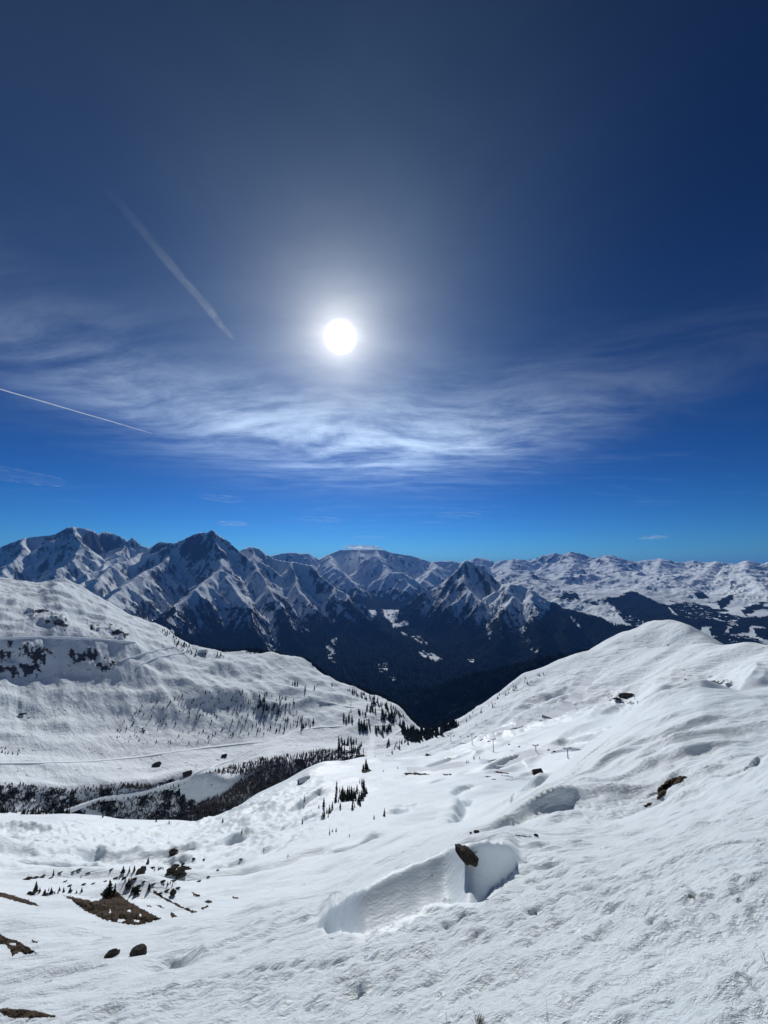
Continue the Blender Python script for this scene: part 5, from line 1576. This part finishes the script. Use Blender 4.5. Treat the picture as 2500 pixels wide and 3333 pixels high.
# dry stalks right in front of the viewpoint
def stalks(u, v, n, hgt, label, seed, spread=0.03, lean=0.2):
    p = pick(u, v); r = random.Random(seed); b = MB()
    for i in range(n):
        x, y = r.gauss(0, spread), r.gauss(0, spread)
        h = hgt * r.uniform(0.5, 1.0); dx, dy = r.gauss(0, lean) * h, r.gauss(0, lean) * h
        b.tube((x, y, -0.03), (x + dx * 0.4, y + dy * 0.4, h * 0.55), 0.0016, 0.0013, 4)
        b.tube((x + dx * 0.4, y + dy * 0.4, h * 0.55), (x + dx, y + dy, h), 0.0013, 0.0005, 4)
    o = b.build('dry_grass', M_STRAW, None, p)
    tag(o, label, 'dry grass')
stalks(1184, 2206, 2, 0.16, 'thin dark dry stalk sticking up at the bottom of the view', 3, 0.008, 0.25)
stalks(1036, 2214, 60, 0.07, 'little tuft of dry grass at the bottom of the view', 5, 0.02, 0.4)
stalks(965, 2206, 2, 0.10, 'single faint dry stalk left of the grass tuft', 8, 0.01, 0.3)
stalks(1655, 2078, 3, 0.14, 'dry stalk at the right edge of the view', 9, 0.01, 0.3)

# huts
def hut(u, v, wpx, label, rz=0.0, cat='hut', snow=True, name='hut', rmin=0, ratio=0.7, hgt=0.5, wall=None):
    p = pick(u, v, rmin)
    if p is None: return
    w = px_to_m(p, wpx); d = w * ratio; h = w * hgt * 0.55; rh = w * hgt * 0.6
    e = bpy.data.objects.new(name, None); COL.objects.link(e); e.location = p; e.rotation_euler = (0, 0, -math.atan2(p.x, p.y) + rz)
    b = MB(); b.box((0, 0, h / 2 - 0.6), (w, d, h + 1.2)); 
    n = len(b.v)
    b.v += [(-w/2, -d/2, h), (-w/2, d/2, h), (-w/2, 0, h + rh), (w/2, -d/2, h), (w/2, d/2, h), (w/2, 0, h + rh)]
    b.f += [(n, n+2, n+1), (n+3, n+4, n+5)]
    b.build('wall', wall or M_TIMBER, e)
    for sgn, nm in ((-1, 'roof'), (1, 'roof')):
        rb = MB(); o_ = 0.10 * w; t = 0.05 * w
        y0, y1 = sgn * (d / 2 + o_), 0.0
        z0, z1 = h - o_ * rh / (d / 2), h + rh
        rb.v = [(-w/2-o_, y0, z0), (w/2+o_, y0, z0), (w/2+o_, y1, z1), (-w/2-o_, y1, z1), (-w/2-o_, y0, z0+t), (w/2+o_, y0, z0+t), (w/2+o_, y1, z1+t), (-w/2-o_, y1, z1+t)]
        rb.f = [(0,3,2,1),(4,5,6,7),(0,1,5,4),(1,2,6,5),(2,3,7,6),(3,0,4,7)]
        rb.build('roof', M_ROOFSNOW if snow else M_ROOFDARK, e)
    db = MB(); db.box((w * 0.1, -d / 2 - 0.02, h * 0.35), (w * 0.14, 0.12, h * 0.7)); db.build('door', M_ROOFDARK, e)
    for q in (-0.28, 0.32):
        wb = MB(); wb.box((w * q, -d / 2 - 0.02, h * 0.55), (w * 0.12, 0.1, h * 0.3)); wb.build('window', M_GLASS, e)
    tag(e, label, cat)
    return e
hut(1161, 1672, 17, 'dark timber barn with a steep dark roof on the mid slope', 0.6, 'barn', False, 'barn', rmin=250)
hut(1200, 1677, 7, 'tiny dark hut right of the barn', 0.2, 'hut', False, rmin=250)
hut(652, 1690, 15, 'brown chalet with snow on its roof at the slope edge', 0.5, 'chalet', True, 'chalet')
hut(664, 1683, 9, 'smaller snow roofed chalet behind the brown one', 0.2, 'chalet', True, 'chalet')
hut(484, 1635, 9, 'small dark hut beside the winding road', 0.3, 'hut', False, rmin=640)
hut(404, 1675, 15, 'low brown barn on the bend of the road over the meadow', 0.2, 'barn', False, 'barn', rmin=640, hgt=0.45)
hut(438, 1410, 14, 'long low dark building on the far skyline', 0.1, 'building', True, 'mountain_restaurant', rmin=700, ratio=0.4, hgt=0.35)

# the chairlift on the right
def pylon(ub, vb, vt, label, group, rmin=0, rz=0.5):
    p = pick(ub, vb, rmin)
    if p is None: return None
    h = px_to_m(p, vb - vt) * 1.05
    e = bpy.data.objects.new('lift_pylon', None); COL.objects.link(e); e.location = p; e.rotation_euler = (0, 0, rz)
    b = MB(); b.tube((0, 0, -1), (0, 0, h), 0.42, 0.26, 10); b.build('post', M_STEEL, e)
    b = MB(); b.box((0, 0, h), (5.4, 0.4, 0.4)); b.tube((-0.2, 0, h - 1.6), (-1.9, 0, h - 0.1), 0.12, 0.12, 5); b.tube((0.2, 0, h - 1.6), (1.9, 0, h - 0.1), 0.12, 0.12, 5); b.build('crossarm', M_STEEL, e)
    for sg in (-1, 1):
        b = MB(); b.box((sg * 2.6, 0, h + 0.25), (0.3, 3.0, 0.3))
        for q in range(5): b.tube((sg * 2.45, -1.2 + 0.6 * q, h + 0.5), (sg * 2.75, -1.2 + 0.6 * q, h + 0.5), 0.26, 0.26, 8)
        b.build('sheave_train', M_STEEL, e)
    b = MB()
    for q in range(int(h / 0.6)): b.box((0, -0.52, 0.6 * q + 0.4), (0.5, 0.05, 0.05))
    b.build('ladder', M_STEEL, e)
    tag(e, label, 'lift pylon', group)
    e['top'] = h
    return p, h
LIFT = [(974,1602,1587,'chairlift pylon farthest down the valley on the right'), (1020,1609,1588,'chairlift pylon second from the valley end'), (1066,1624,1600,'tall chairlift pylon in the middle of the line'), (1158,1627,1612,'short chairlift pylon above the bare bulge'), (1227,1638,1620,'chairlift pylon nearest the second white crest')]
line = []
P_ = [pick(u, v, 300) for u, v, _, _ in LIFT]
rz_l = math.atan2(P_[-1].y - P_[0].y, P_[-1].x - P_[0].x) - math.pi / 2
for u, v, vt, lb in LIFT:
    q = pylon(u, v, vt, lb, 'chairlift pylons on the right', 300, rz_l)
    if q: line.append(q)
ca_, sa_ = math.cos(rz_l), math.sin(rz_l)
CH = None
def chair(loc, label):
    global CH
    if CH is None:
        a = MB(); a.tube((0, 0, 0), (0, 0.25, -1.2), 0.05, 0.05, 5); a.tube((0, 0.25, -1.2), (0, 0, -2.4), 0.05, 0.05, 5)
        s_ = MB(); s_.box((0, 0.35, -3.0), (2.2, 0.6, 0.12)); s_.tube((-1.1, 0.1, -3.0), (-1.1, 0.1, -2.4), 0.05, 0.05, 5); s_.tube((1.1, 0.1, -3.0), (1.1, 0.1, -2.4), 0.05, 0.05, 5); s_.tube((-1.1, 0.1, -2.4), (1.1, 0.1, -2.4), 0.06, 0.06, 5)
        k_ = MB(); k_.box((0, 0.05, -2.65), (2.2, 0.10, 0.7))
        CH = [('hanger', py_mesh('hanger', a.v, a.f, M_STEEL)), ('seat', py_mesh('seat', s_.v, s_.f, M_GLASS)), ('backrest', py_mesh('backrest', k_.v, k_.f, M_GLASS))]
    e = bpy.data.objects.new('lift_chair', None); COL.objects.link(e); e.location = loc; e.rotation_euler = (0, 0, rz_l)
    for nm, me in CH: link(nm, me, e)
    tag(e, label, 'lift chair', 'chairs hanging on the lift')
for sg in (-1, 1):
    pts = [Vector((p.x + sg * 2.6 * ca_, p.y + sg * 2.6 * sa_, p.z + h + 0.8)) for p, h in line]
    d0, d1 = pts[1] - pts[0], pts[-1] - pts[-2]
    pts = [pts[0] - d0 * 1.2 + Vector((0, 0, 1.5))] + pts + [pts[-1] + d1 * 1.1 + Vector((0, 0, 2))]
    b = MB()
    for a, c in zip(pts[:-1], pts[1:]):
        n = 8
        for i in range(n):
            f0, f1 = i / n, (i + 1) / n
            sag = lambda f: Vector((0, 0, -4 * f * (1 - f) * (c - a).length * 0.018))
            b.tube(a + (c - a) * f0 + sag(f0), a + (c - a) * f1 + sag(f1), 0.035, 0.035, 4)
    o = b.build('lift_cable', M_STEEL)
    tag(o, 'far haul cable of the chairlift' if sg < 0 else 'near haul cable of the chairlift', 'lift cable')
    tot = list(zip(pts[:-1], pts[1:]))
    for a, c in tot:
        L = (c - a).length; n = max(1, int(L / 38))
        for i in range(n):
            f = (i + (0.35 if sg < 0 else 0.7)) / n
            if f < 1: chair(a + (c - a) * f + Vector((0, 0, -4 * f * (1 - f) * L * 0.018)), 'dark chair hanging on the chairlift cable')

rz_l = 1.0
for u, v, vt, lb in [(507,1441,1431,'lift pylon highest on the far hillside'), (563,1460,1449,'lift pylon on the far hillside above the open grove'), (624,1478,1468,'lift pylon by the crest of the far hill'), (758,1527,1517,'lift pylon low on the far hill near the valley mouth')]:
    pylon(u, v, vt, lb, 'lift pylons on the far hillside', 700, 1.0)

# resort houses far off on the right
rr = random.Random(21)
HB = []
for w_, d_, h_ in ((34, 16, 16), (24, 18, 13), (46, 16, 20)):
    a = MB(); a.box((0, 0, h_ / 2 - 3), (w_, d_, h_ + 6))
    n = len(a.v); a.v += [(-w_/2, -d_/2, h_), (-w_/2, d_/2, h_), (-w_/2, 0, h_+5), (w_/2, -d_/2, h_), (w_/2, d_/2, h_), (w_/2, 0, h_+5)]; a.f += [(n, n+2, n+1), (n+3, n+4, n+5)]
    r_ = MB()
    for sgn in (-1, 1):
        n = len(r_.v)
        r_.v += [(-w_/2-1.5, sgn*(d_/2+1.5), h_-0.8), (w_/2+1.5, sgn*(d_/2+1.5), h_-0.8), (w_/2+1.5, 0, h_+5), (-w_/2-1.5, 0, h_+5), (-w_/2-1.5, sgn*(d_/2+1.5), h_+0.2), (w_/2+1.5, sgn*(d_/2+1.5), h_+0.2), (w_/2+1.5, 0, h_+6), (-w_/2-1.5, 0, h_+6)]
        r_.f += [(n, n+3, n+2, n+1), (n+4, n+5, n+6, n+7), (n, n+1, n+5, n+4), (n+1, n+2, n+6, n+5), (n+2, n+3, n+7, n+6), (n+3, n, n+4, n+7)]
    HB.append((py_mesh('resort_wall', a.v, a.f, M_TIMBER), py_mesh('resort_roof', r_.v, r_.f, M_ROOFSNOW)))
def village(poly, n, label, group, rmin, seed):
    for p in spots_poly(poly, n, seed, rmin):
        e = bpy.data.objects.new('chalet', None); COL.objects.link(e); e.location = p; e.rotation_euler = (0, 0, rr.uniform(0, 3.1)); s = rr.uniform(0.7, 1.2); e.scale = (s, s, s)
        wl, rf = rr.choice(HB); link('wall', wl, e); link('roof', rf, e)
        tag(e, label, 'chalet', group)
village([(1445,1308),(1477,1303),(1525,1308),(1560,1324),(1604,1335),(1604,1342),(1540,1338),(1470,1328)], 85, 'chalet of the wooded resort across the far valley', 'chalets of the far resort', 4500, 22)
village([(1352,1332),(1375,1336),(1400,1352),(1378,1356),(1356,1350)], 30, 'chalet of the village at the far valley edge', 'chalets of the village at the valley edge', 4500, 23)
village([(1570,1376),(1625,1372),(1650,1398),(1580,1395)], 24, 'chalet of the lower resort behind the domed hill', 'chalets of the lower resort', 4500, 24)
village([(908,1408),(932,1414),(948,1424),(925,1424)], 10, 'house in the sunlit clearing deep in the valley', 'houses in the sunlit valley clearing', 3000, 25)
village([(832,1320),(858,1322),(852,1336),(836,1330)], 8, 'house in the high white valley clearing', 'houses in the high valley clearing', 3000, 26)

# ------------------------------------------------------------------ vapour trails and small clouds, lit by the sun
def vapour(name, gain, scale, soft=1.5, n0=0.32, n1=0.70):
    m, k = new_mat(name)
    lw = k.node('ShaderNodeLayerWeight'); lw.inputs[0].default_value = 0.5
    core = k.m('POWER', k.m('SUBTRACT', 1.0, lw.outputs['Facing']), soft)
    co = k.node('ShaderNodeTexCoord').outputs['Object']
    n = k.noise(k.vm('MULTIPLY', co, scale), 1.0, 6.0, 0.65)
    a = k.m('MULTIPLY', k.m('MULTIPLY', core, k.ramp(n, n0, n1)), k.m('MULTIPLY', k.attr('thick'), gain), clamp=True)
    tr = k.node('ShaderNodeBsdfTransparent')
    tl = k.node('ShaderNodeBsdfTranslucent'); tl.inputs[0].default_value = (0.93, 0.95, 0.98, 1)
    df = k.node('ShaderNodeBsdfDiffuse'); df.inputs[0].default_value = (0.93, 0.95, 0.98, 1)
    ms = k.node('ShaderNodeMixShader'); ms.inputs[0].default_value = 0.4
    k.t.links.new(tl.outputs[0], ms.inputs[1]); k.t.links.new(df.outputs[0], ms.inputs[2])
    mx = k.node('ShaderNodeMixShader'); k.put(mx.inputs[0], a)
    k.t.links.new(tr.outputs[0], mx.inputs[1]); k.t.links.new(ms.outputs[0], mx.inputs[2])
    o = k.node('ShaderNodeOutputMaterial'); k.t.links.new(mx.outputs[0], o.inputs[0])
    return m

def sky_point(u, v, alt):
    x, y, z = ray(u, v)
    return Vector((x / z * alt, y / z * alt, alt))

def trail(p0, p1, widths, thick, mat, label, n=60, seg=16):
    d = (p1 - p0).normalized(); u = d.cross(Vector((0, 0, 1))).normalized(); w = u.cross(d)
    V, Fc, T = [], [], []
    for i in range(n + 1):
        f = i / n
        c = (p1 - p0) * f
        r = np.interp(f, [a for a, _ in widths], [b for _, b in widths]) * (1 + 0.05 * math.sin(f * 21) + 0.04 * math.sin(f * 37 + 1))
        off = u * (0.12 * r * math.sin(f * 13)) + w * (0.10 * r * math.sin(f * 17 + 2))
        for j in range(seg):
            a = 2 * math.pi * j / seg
            V.append(tuple(c + off + u * (r * math.cos(a)) + w * (r * 0.6 * math.sin(a)))); T.append(float(np.interp(f, [a_ for a_, _ in thick], [b for _, b in thick])))
        if i:
            A, B = (i - 1) * seg, i * seg
            for j in range(seg):
                Fc.append((A + j, A + (j + 1) % seg, B + (j + 1) % seg, B + j))
    me = py_mesh('vapour_trail', V, Fc, mat, None, True)
    at = me.attributes.new('thick', 'FLOAT', 'POINT'); at.data.foreach_set('value', T)
    o = link('vapour_trail', me); o.location = p0
    return tag(o, label, 'vapour trail')
ALT = 7500.0
A0, A1 = sky_point(225, 400, ALT), sky_point(508, 737, ALT)
trail(A0, A1, [(0, 110), (0.3, 140), (0.75, 150), (0.95, 90), (1, 30)], [(0, 0.0), (0.15, 0.12), (0.45, 0.45), (0.8, 0.95), (0.96, 0.7), (1, 0.0)], vapour('old_trail', 0.42, (1/190.0, 1/190.0, 1/190.0), 1.3, 0.22, 0.72), 'broad fading vapour trail slanting down left of the sun')
A0, A1 = sky_point(-60, 823, ALT), sky_point(335, 938, ALT)
trail(A0, A1, [(0, 45), (0.8, 42), (1, 30)], [(0, 1.0), (0.7, 0.9), (0.95, 0.5), (1, 0.0)], vapour('fresh_trail', 0.8, (1/400.0, 1/400.0, 1/400.0), 0.9, 0.0, 0.6), 'thin straight vapour trail crossing the left edge of the sky')

def lens_cloud(u, v, r, wpx, hpx, label, gain=0.7, tilt=0.0, seed=1, soft=1.9):
    th, t = ang(u, v)
    c = Vector((r * math.sin(th), r * math.cos(th), r * t))
    m = r / F
    import bmesh
    bm = bmesh.new(); bmesh.ops.create_icosphere(bm, subdivisions=5, radius=1.0)
    co = np.array([tuple(q.co) for q in bm.verts])
    nz = gnoise(co[:, 0] * 1.3 + seed * 9, co[:, 1] * 1.3 + co[:, 2] * 2, seed) + 0.6 * gnoise(co[:, 0] * 3.1 + seed, co[:, 2] * 4 + co[:, 1], seed + 1)
    for q, n in zip(bm.verts, nz):
        q.co *= 1 + 0.3 * float(n)
        q.co = Vector((q.co.x * wpx * m / 2, q.co.y * wpx * m / 3, q.co.z * hpx * m / 2))
    for f in bm.faces: f.smooth = True
    me = bpy.data.meshes.new('cloud'); bm.to_mesh(me); bm.free()
    me.materials.append(vapour('cloud_vapour', gain, (6.0 / (wpx * m), 6.0 / (wpx * m), 30.0 / (wpx * m)), soft))
    at = me.attributes.new('thick', 'FLOAT', 'POINT'); at.data.foreach_set('value', [1.0] * len(me.vertices))
    o = link('cloud', me); o.location = c; o.rotation_euler = (0, tilt, -th)
    return tag(o, label, 'cloud')
lens_cloud(783, 1183, 15600, 84, 11, 'bright flat cloud lying on the wide glacier summit', 2.2, 0.03, 3, 1.0)
lens_cloud(1411, 1161, 30000, 46, 7, 'tiny bright cloudlet alone above the right hand summits', 0.7, 0.0, 5)
lens_cloud(796, 1161, 32000, 84, 5, 'thin streak of cloud above the glacier summit', 0.45, 0.0, 7)
lens_cloud(502, 1131, 34000, 64, 10, 'small bright cloud streak above the pyramid peak', 0.40, 0.0, 9)
lens_cloud(480, 1077, 34000, 90, 10, 'faint cloud wisp high above the pyramid peak', 0.22, 0.05, 11)
lens_cloud(990, 1112, 34000, 100, 9, 'faint cloud streak right of the middle of the sky', 0.30, 0.03, 13)
lens_cloud(40, 1028, 34000, 130, 16, 'pale cloud wisp at the left edge of the sky', 0.17, 0.06, 15)
lens_cloud(695, 1122, 34000, 100, 8, 'thin cloud streak left of the glacier cloud', 0.28, 0.03, 17)

# ------------------------------------------------------------------ mountain air
def haze_box():
    lo, hi, half = -1500.0, 1650.0, 62000.0
    me = bpy.data.meshes.new('haze')
    x0, x1, y0, y1 = -half, half, -4000.0, 62000.0
    v = [(x, y, z) for z in (lo, hi) for y in (y0, y1) for x in (x0, x1)]
    f = [(0, 2, 3, 1), (4, 5, 7, 6), (0, 1, 5, 4), (2, 6, 7, 3), (0, 4, 6, 2), (1, 3, 7, 5)]
    me.from_pydata(v, [], f)
    m, k = new_mat('thin_mountain_air')
    vol = k.node('ShaderNodeVolumePrincipled')
    vol.inputs['Color'].default_value = (0.12, 0.36, 1.0, 1)
    vol.inputs['Density'].default_value = 0.000020
    vol.inputs['Anisotropy'].default_value = 0.2
    o_ = k.node('ShaderNodeOutputMaterial')
    k.t.links.new(vol.outputs[0], o_.inputs['Volume'])
    me.materials.append(m)
    o = bpy.data.objects.new('haze', me)
    COL.objects.link(o)
    o['kind'] = 'stuff'
    o['label'] = 'thin blue mountain air'
haze_box()
